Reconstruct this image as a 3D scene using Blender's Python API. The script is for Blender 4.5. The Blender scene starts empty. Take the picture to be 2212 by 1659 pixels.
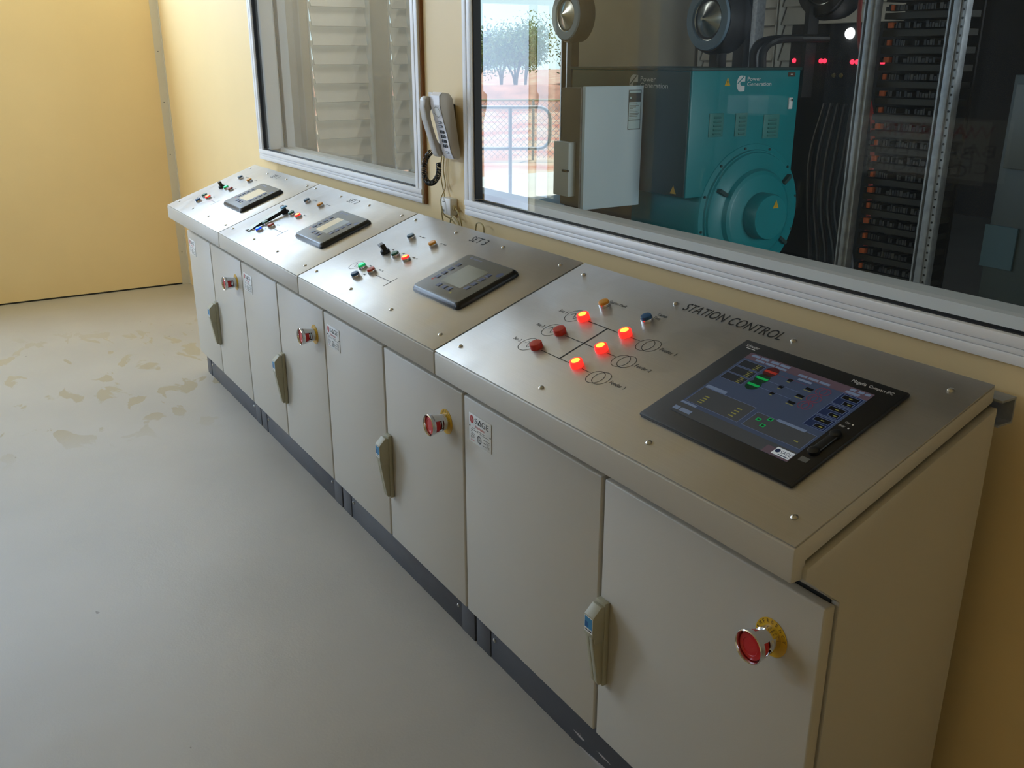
import bpy, bmesh, math, random
from mathutils import Matrix, Vector
random.seed(7)
PI = math.pi
scene = bpy.context.scene
COL = scene.collection

# ------------------------------------------------------------------ camera, sky, lights, exposure
cam_d = bpy.data.cameras.new('camera')
cam_d.sensor_fit = 'HORIZONTAL'; cam_d.sensor_width = 36.0
cam_d.lens = 1998.3 / 2212 * 36.0
cam_d.clip_start = 0.05; cam_d.clip_end = 400
cam = bpy.data.objects.new('camera', cam_d); COL.objects.link(cam)
cam.location = (7.3208, -1.6148, 1.6487)
cam.rotation_euler = (1.2330, -0.0002, 1.0126)
scene.camera = cam

scene.view_settings.view_transform = 'Standard'
scene.view_settings.look = 'None'
scene.view_settings.exposure = 0.0
scene.view_settings.gamma = 1.0
scene.view_settings.use_curve_mapping = False
scene.cycles.use_denoising = True
scene.cycles.max_bounces = 10
scene.cycles.diffuse_bounces = 6
scene.cycles.transparent_max_bounces = 16
scene.cycles.sample_clamp_indirect = 6.0

world = bpy.data.worlds.new('sky'); scene.world = world
world.use_nodes = True
wn = world.node_tree; wn.nodes.clear()
w_out = wn.nodes.new('ShaderNodeOutputWorld'); w_bg = wn.nodes.new('ShaderNodeBackground')
w_tc = wn.nodes.new('ShaderNodeTexCoord'); w_sep = wn.nodes.new('ShaderNodeSeparateXYZ')
w_ramp = wn.nodes.new('ShaderNodeValToRGB')
w_ramp.color_ramp.elements[0].position = 0.0; w_ramp.color_ramp.elements[0].color = (0.75, 0.95, 1.0, 1)
w_ramp.color_ramp.elements[1].position = 0.35; w_ramp.color_ramp.elements[1].color = (0.22, 0.62, 0.95, 1)
wn.links.new(w_tc.outputs['Generated'], w_sep.inputs[0]); wn.links.new(w_sep.outputs['Z'], w_ramp.inputs[0])
wn.links.new(w_ramp.outputs[0], w_bg.inputs['Color']); w_bg.inputs['Strength'].default_value = 1.15
wn.links.new(w_bg.outputs[0], w_out.inputs[0])


def light(name, kind, loc, direction, energy, color, size=None, size_y=None):
    d = bpy.data.lights.new(name, kind); d.energy = energy; d.color = color
    if kind == 'AREA':
        d.shape = 'RECTANGLE'; d.size = size; d.size_y = size_y
    o = bpy.data.objects.new(name, d); COL.objects.link(o); o.location = loc
    o.rotation_euler = Vector(direction).to_track_quat('-Z', 'Y').to_euler()
    return o


sun = light('sun', 'SUN', (0, 0, 20), (0.25, -0.45, -1.0), 5.5, (1.0, 0.95, 0.86)); sun.data.angle = 0.01
# daylight coming in through the wide open doorway at the far end of the room, left of the frame, and the fanlight above it
DAY = (0.54, 0.73, 1.0)
light('doorway_daylight', 'AREA', (-0.10, -2.80, 1.06), (1, 0, 0), 60.0, DAY, 0.78, 2.08)
light('fanlight_daylight', 'AREA', (-0.10, -1.97, 2.72), (1, 0, -0.12), 116.0, DAY, 3.7, 0.56)
light('front_fill', 'AREA', (2.60, -4.30, 2.80), (-0.25, 1, -0.15), 54.0, DAY, 2.2, 0.28)  # added fill to lift the walls, not a known window
# fill light added high over the hall louvers, no roof opening built
light('hall_fill', 'AREA', (-1.1, 1.5, 4.3), (-0.1, 0.1, -1), 55.0, (1.0, 0.98, 0.94), 2.0, 2.2)
light('hall_doorway_daylight', 'AREA', (11.9, 3.6, 1.7), (-1, 0, 0.02), 260.0, (0.86, 0.95, 1.0), 3.0, 3.0)


# ------------------------------------------------------------------ materials
def rgb(h):
    h = h.lstrip('#'); v = [int(h[i:i + 2], 16) / 255 for i in (0, 2, 4)]
    return tuple(c / 12.92 if c <= 0.04045 else ((c + 0.055) / 1.055) ** 2.4 for c in v) + (1.0,)


MATS = {}


def mat(name, color, rough=0.5, metal=0.0, spec=0.5, bump=0.0, bscale=200.0, var=0.0, vscale=8.0, emit=None, estr=0.0, coat=0.0):
    """Principled material with optional procedural tone variation (var) and fine relief (bump)."""
    if name in MATS:
        return MATS[name]
    m = bpy.data.materials.new(name); m.use_nodes = True; MATS[name] = m
    nt = m.node_tree; b = nt.nodes['Principled BSDF']
    c = rgb(color) if isinstance(color, str) else tuple(color) + (1.0,)
    b.inputs['Base Color'].default_value = c
    b.inputs['Roughness'].default_value = rough; b.inputs['Metallic'].default_value = metal
    b.inputs['Specular IOR Level'].default_value = spec
    b.inputs['Coat Weight'].default_value = coat
    if emit is not None:
        b.inputs['Emission Color'].default_value = rgb(emit) if isinstance(emit, str) else tuple(emit) + (1.0,)
        b.inputs['Emission Strength'].default_value = estr
    if bump > 0 or var > 0:
        tc = nt.nodes.new('ShaderNodeTexCoord')
    if bump > 0:
        n = nt.nodes.new('ShaderNodeTexNoise'); n.inputs['Scale'].default_value = bscale; n.inputs['Detail'].default_value = 3
        bp = nt.nodes.new('ShaderNodeBump'); bp.inputs['Strength'].default_value = bump; bp.inputs['Distance'].default_value = 0.002
        nt.links.new(tc.outputs['Object'], n.inputs['Vector']); nt.links.new(n.outputs['Fac'], bp.inputs['Height'])
        nt.links.new(bp.outputs['Normal'], b.inputs['Normal'])
    if var > 0:
        n2 = nt.nodes.new('ShaderNodeTexNoise'); n2.inputs['Scale'].default_value = vscale; n2.inputs['Detail'].default_value = 5
        rp = nt.nodes.new('ShaderNodeValToRGB')
        rp.color_ramp.elements[0].position = 0.3; rp.color_ramp.elements[1].position = 0.7
        rp.color_ramp.elements[0].color = tuple(x * (1 - var) for x in c[:3]) + (1,)
        rp.color_ramp.elements[1].color = tuple(min(1, x * (1 + var)) for x in c[:3]) + (1,)
        nt.links.new(tc.outputs['Object'], n2.inputs['Vector']); nt.links.new(n2.outputs['Fac'], rp.inputs[0])
        nt.links.new(rp.outputs[0], b.inputs['Base Color'])
    return m


M_wall = mat('cream_wall_paint', '#f0d6a2', 0.55, var=0.03, vscale=1.5, bump=0.05, bscale=90)
M_ceiling = mat('ceiling_cream', '#e6cf98', 0.8)
M_paint = mat('textured_grey_paint', '#c2bdb3', 0.42, bump=0.14, bscale=650, spec=0.5)
M_plinth = mat('plinth_anthracite', '#4a4b52', 0.42, var=0.12, vscale=14)
M_gap = mat('gap_dark', '#2a2820', 0.8)
M_alu = mat('white_powder_aluminium', '#ececee', 0.38, spec=0.5)
M_rubber = mat('black_rubber', '#15151a', 0.6)
M_black = mat('black_plastic', '#121214', 0.38)
M_blackm = mat('matt_black_bezel', '#1a1a1a', 0.5)
M_print = mat('black_print', '#161514', 0.6)
M_greyprint = mat('grey_print', '#6a6a66', 0.6)
M_chrome = mat('chrome', (0.75, 0.75, 0.76), 0.12, 1.0)
M_steel = mat('screw_steel', (0.62, 0.61, 0.58), 0.28, 1.0)
M_white = mat('white_plastic', '#e4e4e2', 0.4)
M_grey_lt = mat('pale_grey_plastic', '#e6e4ea', 0.35)
M_phone_side = mat('warm_grey_plastic', '#bdb9b4', 0.4)
M_key = mat('key_grey', '#3d444d', 0.4)
M_handle = mat('handle_grey_plastic', '#aaa690', 0.45)
M_yellow = mat('yellow_disc', '#d8a818', 0.5)
M_redplug = mat('red_mushroom', '#c81a1e', 0.35)
M_bluelabel = mat('blue_label', '#3b86b4', 0.45)
M_bluedark = mat('dark_blue_label', '#1f5f98', 0.45)
M_redprint = mat('red_print', '#c0302c', 0.5)
M_brown = mat('plain_brown', '#8a5c34', 0.7)
M_trim = mat('trim_offwhite', '#d8d2c2', 0.5)
M_galv = mat('galvanised_steel', (0.36, 0.38, 0.41), 0.55, 0.45, var=0.2, vscale=30)
M_teal = mat('teal_enamel', '#05868c', 0.4, var=0.06, vscale=4)
M_dteal = mat('dark_green_and_shaded_teal', '#1c3f3c', 0.5, var=0.1, vscale=4)  # also the teal generator's long side, darkened as in shade
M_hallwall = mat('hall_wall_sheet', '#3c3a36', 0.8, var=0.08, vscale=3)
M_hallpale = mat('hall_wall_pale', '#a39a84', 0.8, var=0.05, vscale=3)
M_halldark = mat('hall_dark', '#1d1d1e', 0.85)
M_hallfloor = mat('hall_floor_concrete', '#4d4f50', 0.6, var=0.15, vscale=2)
M_louver = mat('louver_galvanised', '#c2bfb4', 0.5, 0.1, var=0.05, vscale=5)
M_cabinet = mat('cabinet_grey', '#c6dce6', 0.5)
M_paper = mat('paper_label', '#b4ced2', 0.6)
M_cable = mat('black_cable', '#1a1a1b', 0.55)
M_beige = mat('beige_cable', '#b8a878', 0.5)
M_orange = mat('orange_terminal', '#c8622e', 0.5)
M_amber = mat('amber_lens', '#d8921f', 0.35)
M_blue = mat('blue_lens', '#14507e', 0.35)
M_slate = mat('slate_blue_lens', '#4a6478', 0.4)
M_green = mat('dark_green_lens', '#2f6a56', 0.4)
M_rust = mat('brick_red_lens', '#b4452e', 0.4)
M_red = mat('red_lens', '#c03324', 0.4)
M_redlit = mat('red_lens_lit', '#d01818', 0.4, emit=(1.0, 0.03, 0.02), estr=1.3)
M_redcore = mat('red_lamp_core', '#ff8040', 0.4, emit=(1.0, 0.33, 0.03), estr=3.2)
M_grnlit = mat('green_lens_lit', '#128a48', 0.4, emit=(0.0, 0.35, 0.10), estr=0.7)
M_grncore = mat('green_lamp_core', '#30ff90', 0.4, emit=(0.02, 1.0, 0.35), estr=1.3)
M_blulit = mat('blue_lens_lit', '#0838c8', 0.4, emit=(0.0, 0.06, 0.9), estr=1.0)
M_blucore = mat('blue_lamp_core', '#40a0ff', 0.4, emit=(0.03, 0.35, 1.0), estr=2.2)
M_redlamp = mat('red_indicator_lit', '#ff2030', 0.4, emit=(1.0, 0.02, 0.05), estr=3.0)
M_whitelamp = mat('white_lamp_lit', '#ffffff', 0.4, emit=(1.0, 1.0, 1.0), estr=6.0)
M_bark = mat('gum_bark', '#7a6a5a', 0.8, var=0.2, vscale=3)
M_leaf = mat('gum_leaf', '#8a9656', 0.7, var=0.25, vscale=0.8)
M_leaf2 = mat('gum_leaf_dark', '#4c5f3c', 0.7, var=0.25, vscale=0.8)
M_apron = mat('concrete_apron', '#b8b4ac', 0.8, var=0.06, vscale=1.0)
M_rock = mat('red_rock', '#a8705a', 0.9, var=0.3, vscale=1.5)


def make_steel():
    m = bpy.data.materials.new('brushed_steel_plate'); m.use_nodes = True; nt = m.node_tree; b = nt.nodes['Principled BSDF']
    tc = nt.nodes.new('ShaderNodeTexCoord')
    b.inputs['Metallic'].default_value = 0.75
    n = nt.nodes.new('ShaderNodeTexNoise'); n.inputs['Scale'].default_value = 9; n.inputs['Detail'].default_value = 6; n.inputs['Distortion'].default_value = 0.8
    r1 = nt.nodes.new('ShaderNodeMapRange'); r1.inputs['From Min'].default_value = 0.35; r1.inputs['From Max'].default_value = 0.7
    r1.inputs['To Min'].default_value = 0.36; r1.inputs['To Max'].default_value = 0.47
    nt.links.new(tc.outputs['Object'], n.inputs['Vector']); nt.links.new(n.outputs['Fac'], r1.inputs['Value']); nt.links.new(r1.outputs[0], b.inputs['Roughness'])
    mp = nt.nodes.new('ShaderNodeMapping'); mp.inputs['Scale'].default_value = (4, 900, 900)
    g = nt.nodes.new('ShaderNodeTexNoise'); g.inputs['Scale'].default_value = 1.0; g.inputs['Detail'].default_value = 2
    rp = nt.nodes.new('ShaderNodeValToRGB'); rp.color_ramp.elements[0].color = (0.47, 0.455, 0.43, 1); rp.color_ramp.elements[1].color = (0.56, 0.545, 0.52, 1)
    nt.links.new(tc.outputs['Object'], mp.inputs[0]); nt.links.new(mp.outputs[0], g.inputs['Vector']); nt.links.new(g.outputs['Fac'], rp.inputs[0])
    nt.links.new(rp.outputs[0], b.inputs['Base Color'])
    return m


M_plate = make_steel()


def make_floor():
    """painted concrete: glossy film, worn matt patches near the far end, specks of dirt, fine relief"""
    m = bpy.data.materials.new('painted_concrete_floor'); m.use_nodes = True; nt = m.node_tree; b = nt.nodes['Principled BSDF']
    N = nt.nodes.new; L = nt.links.new
    tc = N('ShaderNodeTexCoord')
    base = N('ShaderNodeTexNoise'); base.inputs['Scale'].default_value = 1.3; base.inputs['Detail'].default_value = 6
    rp = N('ShaderNodeValToRGB'); rp.color_ramp.elements[0].position = 0.3; rp.color_ramp.elements[1].position = 0.72
    rp.color_ramp.elements[0].color = rgb('#a6a29b'); rp.color_ramp.elements[1].color = rgb('#b2aea7')
    L(tc.outputs['Object'], base.inputs['Vector']); L(base.outputs['Fac'], rp.inputs[0])
    # worn patches, stretched across the room, only between x = 1.2 and 3.3
    mp = N('ShaderNodeMapping'); mp.inputs['Scale'].default_value = (3.2, 6.5, 1); mp.inputs['Rotation'].default_value = (0, 0, 0.35)
    pn = N('ShaderNodeTexNoise'); pn.inputs['Scale'].default_value = 1.0; pn.inputs['Detail'].default_value = 4; pn.inputs['Distortion'].default_value = 0.6
    pr = N('ShaderNodeValToRGB'); pr.color_ramp.elements[0].position = 0.575; pr.color_ramp.elements[1].position = 0.60
    L(tc.outputs['Object'], mp.inputs[0]); L(mp.outputs[0], pn.inputs['Vector']); L(pn.outputs['Fac'], pr.inputs[0])
    sx = N('ShaderNodeSeparateXYZ'); L(tc.outputs['Object'], sx.inputs[0])
    w1 = N('ShaderNodeMapRange'); w1.inputs['From Min'].default_value = 0.9; w1.inputs['From Max'].default_value = 1.4
    w2 = N('ShaderNodeMapRange'); w2.inputs['From Min'].default_value = 3.15; w2.inputs['From Max'].default_value = 2.75
    L(sx.outputs['X'], w1.inputs['Value']); L(sx.outputs['X'], w2.inputs['Value'])
    a1 = N('ShaderNodeMath'); a1.operation = 'MULTIPLY'; L(w1.outputs[0], a1.inputs[0]); L(w2.outputs[0], a1.inputs[1])
    a2 = N('ShaderNodeMath'); a2.operation = 'MULTIPLY'; L(a1.outputs[0], a2.inputs[0]); L(pr.outputs[0], a2.inputs[1])
    mx = N('ShaderNodeMix'); mx.data_type = 'RGBA'
    L(a2.outputs[0], mx.inputs[0]); L(rp.outputs[0], mx.inputs[6]); mx.inputs[7].default_value = rgb('#a89c84')
    # dirt specks
    vn = N('ShaderNodeTexVoronoi'); vn.inputs['Scale'].default_value = 5.0; vn.inputs['Randomness'].default_value = 1.0
    mp2 = N('ShaderNodeMapping'); mp2.inputs['Scale'].default_value = (1.0, 1.7, 1)
    dn = N('ShaderNodeTexNoise'); dn.inputs['Scale'].default_value = 60
    va = N('ShaderNodeMix'); va.data_type = 'RGBA'; va.inputs[0].default_value = 0.03
    L(tc.outputs['Object'], mp2.inputs[0]); L(mp2.outputs[0], va.inputs[6]); L(dn.outputs['Color'], va.inputs[7]); L(tc.outputs['Object'], dn.inputs['Vector'])
    L(va.outputs[2], vn.inputs['Vector'])
    th = N('ShaderNodeSeparateColor'); L(vn.outputs['Color'], th.inputs[0])
    sz = N('ShaderNodeMath'); sz.operation = 'MULTIPLY'; sz.inputs[1].default_value = 0.085; L(th.outputs[0], sz.inputs[0])
    pw = N('ShaderNodeMath'); pw.operation = 'POWER'; pw.inputs[1].default_value = 2.2; L(th.outputs[0], pw.inputs[0])
    sz2 = N('ShaderNodeMath'); sz2.operation = 'MULTIPLY'; sz2.inputs[1].default_value = 0.06; L(pw.outputs[0], sz2.inputs[0])
    lt = N('ShaderNodeMath'); lt.operation = 'LESS_THAN'; L(vn.outputs['Distance'], lt.inputs[0]); L(sz2.outputs[0], lt.inputs[1])
    lo = N('ShaderNodeMath'); lo.operation = 'MULTIPLY'; lo.inputs[1].default_value = 0.6; L(lt.outputs[0], lo.inputs[0])
    mx2 = N('ShaderNodeMix'); mx2.data_type = 'RGBA'; L(lo.outputs[0], mx2.inputs[0]); L(mx.outputs[2], mx2.inputs[6]); mx2.inputs[7].default_value = rgb('#5a5040')
    L(mx2.outputs[2], b.inputs['Base Color'])
    rr = N('ShaderNodeMapRange'); rr.inputs['To Min'].default_value = 0.46; rr.inputs['To Max'].default_value = 0.75
    L(a2.outputs[0], rr.inputs['Value']); L(rr.outputs[0], b.inputs['Roughness'])
    bn = N('ShaderNodeTexNoise'); bn.inputs['Scale'].default_value = 140; bn.inputs['Detail'].default_value = 4
    bn2 = N('ShaderNodeTexNoise'); bn2.inputs['Scale'].default_value = 5; bn2.inputs['Detail'].default_value = 3
    ad = N('ShaderNodeMath'); ad.operation = 'MULTIPLY_ADD'; ad.inputs[1].default_value = 6.0; L(bn2.outputs['Fac'], ad.inputs[0]); L(bn.outputs['Fac'], ad.inputs[2])
    bp = N('ShaderNodeBump'); bp.inputs['Strength'].default_value = 0.25; bp.inputs['Distance'].default_value = 0.0015
    L(tc.outputs['Object'], bn.inputs['Vector']); L(tc.outputs['Object'], bn2.inputs['Vector']); L(ad.outputs[0], bp.inputs['Height']); L(bp.outputs['Normal'], b.inputs['Normal'])
    return m


def make_scuffed_plinth():
    """anthracite plinth whose lower near corner has lost its paint"""
    m = bpy.data.materials.new('scuffed_plinth'); m.use_nodes = True; nt = m.node_tree; b = nt.nodes['Principled BSDF']
    N = nt.nodes.new; L = nt.links.new
    tc = N('ShaderNodeTexCoord'); mp = N('ShaderNodeMapping'); mp.inputs['Scale'].default_value = (9, 1, 60); mp.inputs['Rotation'].default_value = (0, 0.10, 0)
    n = N('ShaderNodeTexNoise'); n.inputs['Scale'].default_value = 1.0; n.inputs['Detail'].default_value = 3; n.inputs['Distortion'].default_value = 0.5
    L(tc.outputs['Object'], mp.inputs[0]); L(mp.outputs[0], n.inputs['Vector'])
    sx = N('ShaderNodeSeparateXYZ'); L(tc.outputs['Object'], sx.inputs[0])
    z1 = N('ShaderNodeMapRange'); z1.inputs['From Min'].default_value = 0.075; z1.inputs['From Max'].default_value = 0.02
    x1 = N('ShaderNodeMapRange'); x1.inputs['From Min'].default_value = 0.43; x1.inputs['From Max'].default_value = 0.55
    L(sx.outputs['Z'], z1.inputs['Value']); L(sx.outputs['X'], x1.inputs['Value'])
    a = N('ShaderNodeMath'); a.operation = 'MULTIPLY'; L(z1.outputs[0], a.inputs[0]); L(x1.outputs[0], a.inputs[1])
    c = N('ShaderNodeMath'); c.operation = 'MULTIPLY'; nm = N('ShaderNodeMapRange'); nm.inputs['From Min'].default_value = 0.38; nm.inputs['From Max'].default_value = 0.66; L(n.outputs['Fac'], nm.inputs['Value']); L(a.outputs[0], c.inputs[0]); L(nm.outputs[0], c.inputs[1])
    r = N('ShaderNodeValToRGB'); r.color_ramp.elements[0].position = 0.33; r.color_ramp.elements[1].position = 0.36
    r.color_ramp.elements[0].color = rgb('#43444a'); r.color_ramp.elements[1].color = rgb('#b4aeb0')
    L(c.outputs[0], r.inputs[0]); L(r.outputs[0], b.inputs['Base Color']); b.inputs['Roughness'].default_value = 0.5
    return m


def make_glass(name, dust):
    """window glass: sharp Fresnel reflection over plain transmission, with a thin film of dust"""
    m = bpy.data.materials.new(name); m.use_nodes = True; nt = m.node_tree; nt.nodes.clear()
    o = nt.nodes.new('ShaderNodeOutputMaterial'); t = nt.nodes.new('ShaderNodeBsdfTransparent'); g = nt.nodes.new('ShaderNodeBsdfGlossy')
    x = nt.nodes.new('ShaderNodeMixShader'); f = nt.nodes.new('ShaderNodeFresnel')
    f.inputs['IOR'].default_value = 1.3; g.inputs['Roughness'].default_value = 0.0
    t.inputs['Color'].default_value = (0.93, 0.955, 0.95, 1); g.inputs['Color'].default_value = (1, 1, 1, 1)
    ge = nt.nodes.new('ShaderNodeNewGeometry'); mi = nt.nodes.new('ShaderNodeMapRange')
    mi.inputs['To Min'].default_value = 1.3; mi.inputs['To Max'].default_value = 1 / 1.3
    nt.links.new(ge.outputs['Backfacing'], mi.inputs['Value']); nt.links.new(mi.outputs[0], f.inputs['IOR'])
    nt.links.new(f.outputs[0], x.inputs[0]); df = nt.nodes.new('ShaderNodeBsdfDiffuse'); df.inputs['Color'].default_value = (0.72, 0.73, 0.70, 1)
    xd = nt.nodes.new('ShaderNodeMixShader'); dn = nt.nodes.new('ShaderNodeTexNoise'); dn.inputs['Scale'].default_value = 3.0; dn.inputs['Detail'].default_value = 5
    dr = nt.nodes.new('ShaderNodeMapRange'); dr.inputs['From Min'].default_value = 0.3; dr.inputs['From Max'].default_value = 0.7
    dr.inputs['To Min'].default_value = dust * 0.7; dr.inputs['To Max'].default_value = dust * 1.3
    dt = nt.nodes.new('ShaderNodeTexCoord'); nt.links.new(dt.outputs['Object'], dn.inputs['Vector']); nt.links.new(dn.outputs['Fac'], dr.inputs['Value'])
    nt.links.new(dr.outputs[0], xd.inputs[0]); nt.links.new(t.outputs[0], xd.inputs[1]); nt.links.new(df.outputs[0], xd.inputs[2])
    nt.links.new(xd.outputs[0], x.inputs[1]); nt.links.new(g.outputs[0], x.inputs[2]); nt.links.new(x.outputs[0], o.inputs[0])
    return m


def make_ground():
    m = bpy.data.materials.new('red_dirt_ground'); m.use_nodes = True; nt = m.node_tree; b = nt.nodes['Principled BSDF']
    tc = nt.nodes.new('ShaderNodeTexCoord'); n = nt.nodes.new('ShaderNodeTexNoise'); n.inputs['Scale'].default_value = 0.9; n.inputs['Detail'].default_value = 8
    r = nt.nodes.new('ShaderNodeValToRGB'); r.color_ramp.elements[0].position = 0.38; r.color_ramp.elements[1].position = 0.62
    r.color_ramp.elements[0].color = rgb('#a8604a'); r.color_ramp.elements[1].color = rgb('#b59a80')
    nt.links.new(tc.outputs['Object'], n.inputs['Vector']); nt.links.new(n.outputs['Fac'], r.inputs[0]); nt.links.new(r.outputs[0], b.inputs['Base Color'])
    b.inputs['Roughness'].default_value = 0.95
    return m


M_floor = make_floor(); M_scuff = make_scuffed_plinth(); M_glass1 = make_glass('dusty_window_glass', 0.11); M_glass2 = make_glass('window_glass', 0.008); M_ground = make_ground()

# ------------------------------------------------------------------ mesh helpers
ID = Matrix.Identity(4)


class G:
    """collects shapes in one bmesh and links them as ONE mesh object"""

    def __init__(self):
        self.bm = bmesh.new()

    def _faces(self, vs, fs, mi, M):
        bv = [self.bm.verts.new(M @ Vector(v)) for v in vs]
        out = []
        for f in fs:
            try:
                fc = self.bm.faces.new([bv[i] for i in f]); fc.material_index = mi; out.append(fc)
            except ValueError:
                pass
        return bv, out

    def box(self, x0, x1, y0, y1, z0, z1, mi=0, bevel=0.0, M=ID, seg=2):
        vs = [(x0, y0, z0), (x1, y0, z0), (x1, y1, z0), (x0, y1, z0), (x0, y0, z1), (x1, y0, z1), (x1, y1, z1), (x0, y1, z1)]
        fs = [(0, 3, 2, 1), (4, 5, 6, 7), (0, 1, 5, 4), (1, 2, 6, 5), (2, 3, 7, 6), (3, 0, 4, 7)]
        bv, ff = self._faces(vs, fs, mi, M)
        if bevel > 0:
            ed = list({e for f in ff for e in f.edges})
            bmesh.ops.bevel(self.bm, geom=ed, offset=bevel, segments=seg, profile=0.5, affect='EDGES', material=-1)
        return self

    def prism(self, pts, axis, a, b, mi=0, M=ID, bevel=0.0):
        """extrude a closed 2-D outline along axis ('x': pts are (y,z); 'y': (x,z); 'z': (x,y))"""
        def p3(p, t):
            return {'x': (t, p[0], p[1]), 'y': (p[0], t, p[1]), 'z': (p[0], p[1], t)}[axis]
        n = len(pts)
        vs = [p3(p, a) for p in pts] + [p3(p, b) for p in pts]
        fs = [tuple(range(n))[::-1], tuple(range(n, 2 * n))] + [(i, (i + 1) % n, n + (i + 1) % n, n + i) for i in range(n)]
        bv, ff = self._faces(vs, fs, mi, M)
        bmesh.ops.recalc_face_normals(self.bm, faces=ff)
        if bevel > 0:
            ed = list({e for f in ff for e in f.edges})
            bmesh.ops.bevel(self.bm, geom=ed, offset=bevel, segments=2, profile=0.5, affect='EDGES', material=-1)
        return self

    def lathe(self, prof, seg=24, mi=0, M=ID):
        """revolve [(r, z), ...] about the local z axis"""
        rings = []
        for r, z in prof:
            if r < 1e-6:
                rings.append([self.bm.verts.new(M @ Vector((0, 0, z)))])
            else:
                rings.append([self.bm.verts.new(M @ Vector((r * math.cos(2 * PI * i / seg), r * math.sin(2 * PI * i / seg), z))) for i in range(seg)])
        for A, B in zip(rings[:-1], rings[1:]):
            for i in range(seg):
                j = (i + 1) % seg
                if len(A) == 1 and len(B) == 1:
                    continue
                if len(A) == 1:
                    f = self.bm.faces.new([A[0], B[i], B[j]])
                elif len(B) == 1:
                    f = self.bm.faces.new([A[i], A[j], B[0]])
                else:
                    f = self.bm.faces.new([A[i], A[j], B[j], B[i]])
                f.material_index = mi
        return self

    def tube(self, pts, r, seg=8, mi=0, M=ID, radii=None):
        P = [Vector(p) for p in pts]; rings = []
        up = Vector((0, 0, 1))
        for i, p in enumerate(P):
            t = (P[min(i + 1, len(P) - 1)] - P[max(i - 1, 0)]).normalized()
            a = up - t * up.dot(t)
            if a.length < 1e-3:
                a = Vector((1, 0, 0)) - t * t.x
            a.normalize(); up = a; b = t.cross(a); rr = radii[i] if radii else r
            rings.append([self.bm.verts.new(M @ (p + (a * math.cos(2 * PI * k / seg) + b * math.sin(2 * PI * k / seg)) * rr)) for k in range(seg)])
        for A, B in zip(rings[:-1], rings[1:]):
            for k in range(seg):
                f = self.bm.faces.new([A[k], A[(k + 1) % seg], B[(k + 1) % seg], B[k]]); f.material_index = mi
        f = self.bm.faces.new(rings[0][::-1]); f.material_index = mi
        f = self.bm.faces.new(rings[-1]); f.material_index = mi
        return self

    def poly(self, pts, mi=0, M=ID):
        self._faces(pts, [tuple(range(len(pts)))], mi, M); return self

    def rect(self, x0, x1, y0, y1, z=0.0, mi=0, M=ID):
        return self.poly([(x0, y0, z), (x1, y0, z), (x1, y1, z), (x0, y1, z)], mi, M)

    def line(self, a, b, w, z=0.0, mi=0, M=ID):
        a = Vector(a); b = Vector(b); d = (b - a).normalized(); n = Vector((-d.y, d.x)) * w / 2
        return self.poly([(a.x - n.x, a.y - n.y, z), (b.x - n.x, b.y - n.y, z), (b.x + n.x, b.y + n.y, z), (a.x + n.x, a.y + n.y, z)], mi, M)

    def ring(self, cx, cy, r, w, z=0.0, mi=0, M=ID, seg=40, a0=0.0, a1=2 * PI, ry=None):
        ry = ry or r
        for i in range(seg):
            t0 = a0 + (a1 - a0) * i / seg; t1 = a0 + (a1 - a0) * (i + 1) / seg
            p = [(cx + (r + s * w) * math.cos(t), cy + (ry + s * w) * math.sin(t), z) for t, s in ((t0, -.5), (t0, .5), (t1, .5), (t1, -.5))]
            self.poly(p[::-1] if False else [p[1], p[2], p[3], p[0]], mi, M)
        return self

    def disc(self, cx, cy, r, z=0.0, mi=0, M=ID, seg=28, ry=None):
        ry = ry or r
        return self.poly([(cx + r * math.cos(2 * PI * i / seg), cy + ry * math.sin(2 * PI * i / seg), z) for i in range(seg)], mi, M)

    def text(self, body, x, y, cap, width=None, z=0.0, mi=0, M=ID, align='L'):
        """flat lettering, cap height `cap`, squeezed to `width`, starting at (x, y) in the local xy plane"""
        vs, fs, w0, h0 = text_mesh(body)
        sy = cap / CAPH; sx = (width / w0) if width else sy * 0.85
        ox = x - (w0 * sx / 2 if align == 'C' else 0)
        self._faces([(ox + v[0] * sx, y + v[1] * sy, z) for v in vs], fs, mi, M)
        return self

    def build(self, name, mats, parent=None, matrix=None, smooth=True):
        return link(name, self.mesh(name, mats, smooth), parent, matrix)

    def mesh(self, name, mats, smooth=True):
        bm = self.bm
        bm.normal_update()
        if smooth:
            for f in bm.faces:
                f.smooth = True
            for e in bm.edges:
                e.smooth = len(e.link_faces) == 2 and e.calc_face_angle(0.0) < 0.62
        me = bpy.data.meshes.new(name); bm.to_mesh(me); bm.free()
        for m in (mats if isinstance(mats, (list, tuple)) else [mats]):
            me.materials.append(m)
        return me


TEXTS = {}


def text_mesh(body):
    if body in TEXTS:
        return TEXTS[body]
    cu = bpy.data.curves.new('lettering_temp', 'FONT'); cu.body = body; cu.size = 1.0; cu.resolution_u = 3
    o = bpy.data.objects.new('lettering_temp', cu); COL.objects.link(o)
    bpy.context.view_layer.update()
    me = bpy.data.meshes.new_from_object(o.evaluated_get(bpy.context.evaluated_depsgraph_get()))
    vs = [tuple(v.co) for v in me.vertices]; fs = [tuple(p.vertices) for p in me.polygons]
    x0 = min(v[0] for v in vs); vs = [(v[0] - x0, v[1], 0) for v in vs]
    w = max(v[0] for v in vs); h = max(v[1] for v in vs)
    bpy.data.objects.remove(o); bpy.data.curves.remove(cu); bpy.data.meshes.remove(me)
    TEXTS[body] = (vs, fs, w, h)
    return TEXTS[body]


CAPH = text_mesh('H')[3]


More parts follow.
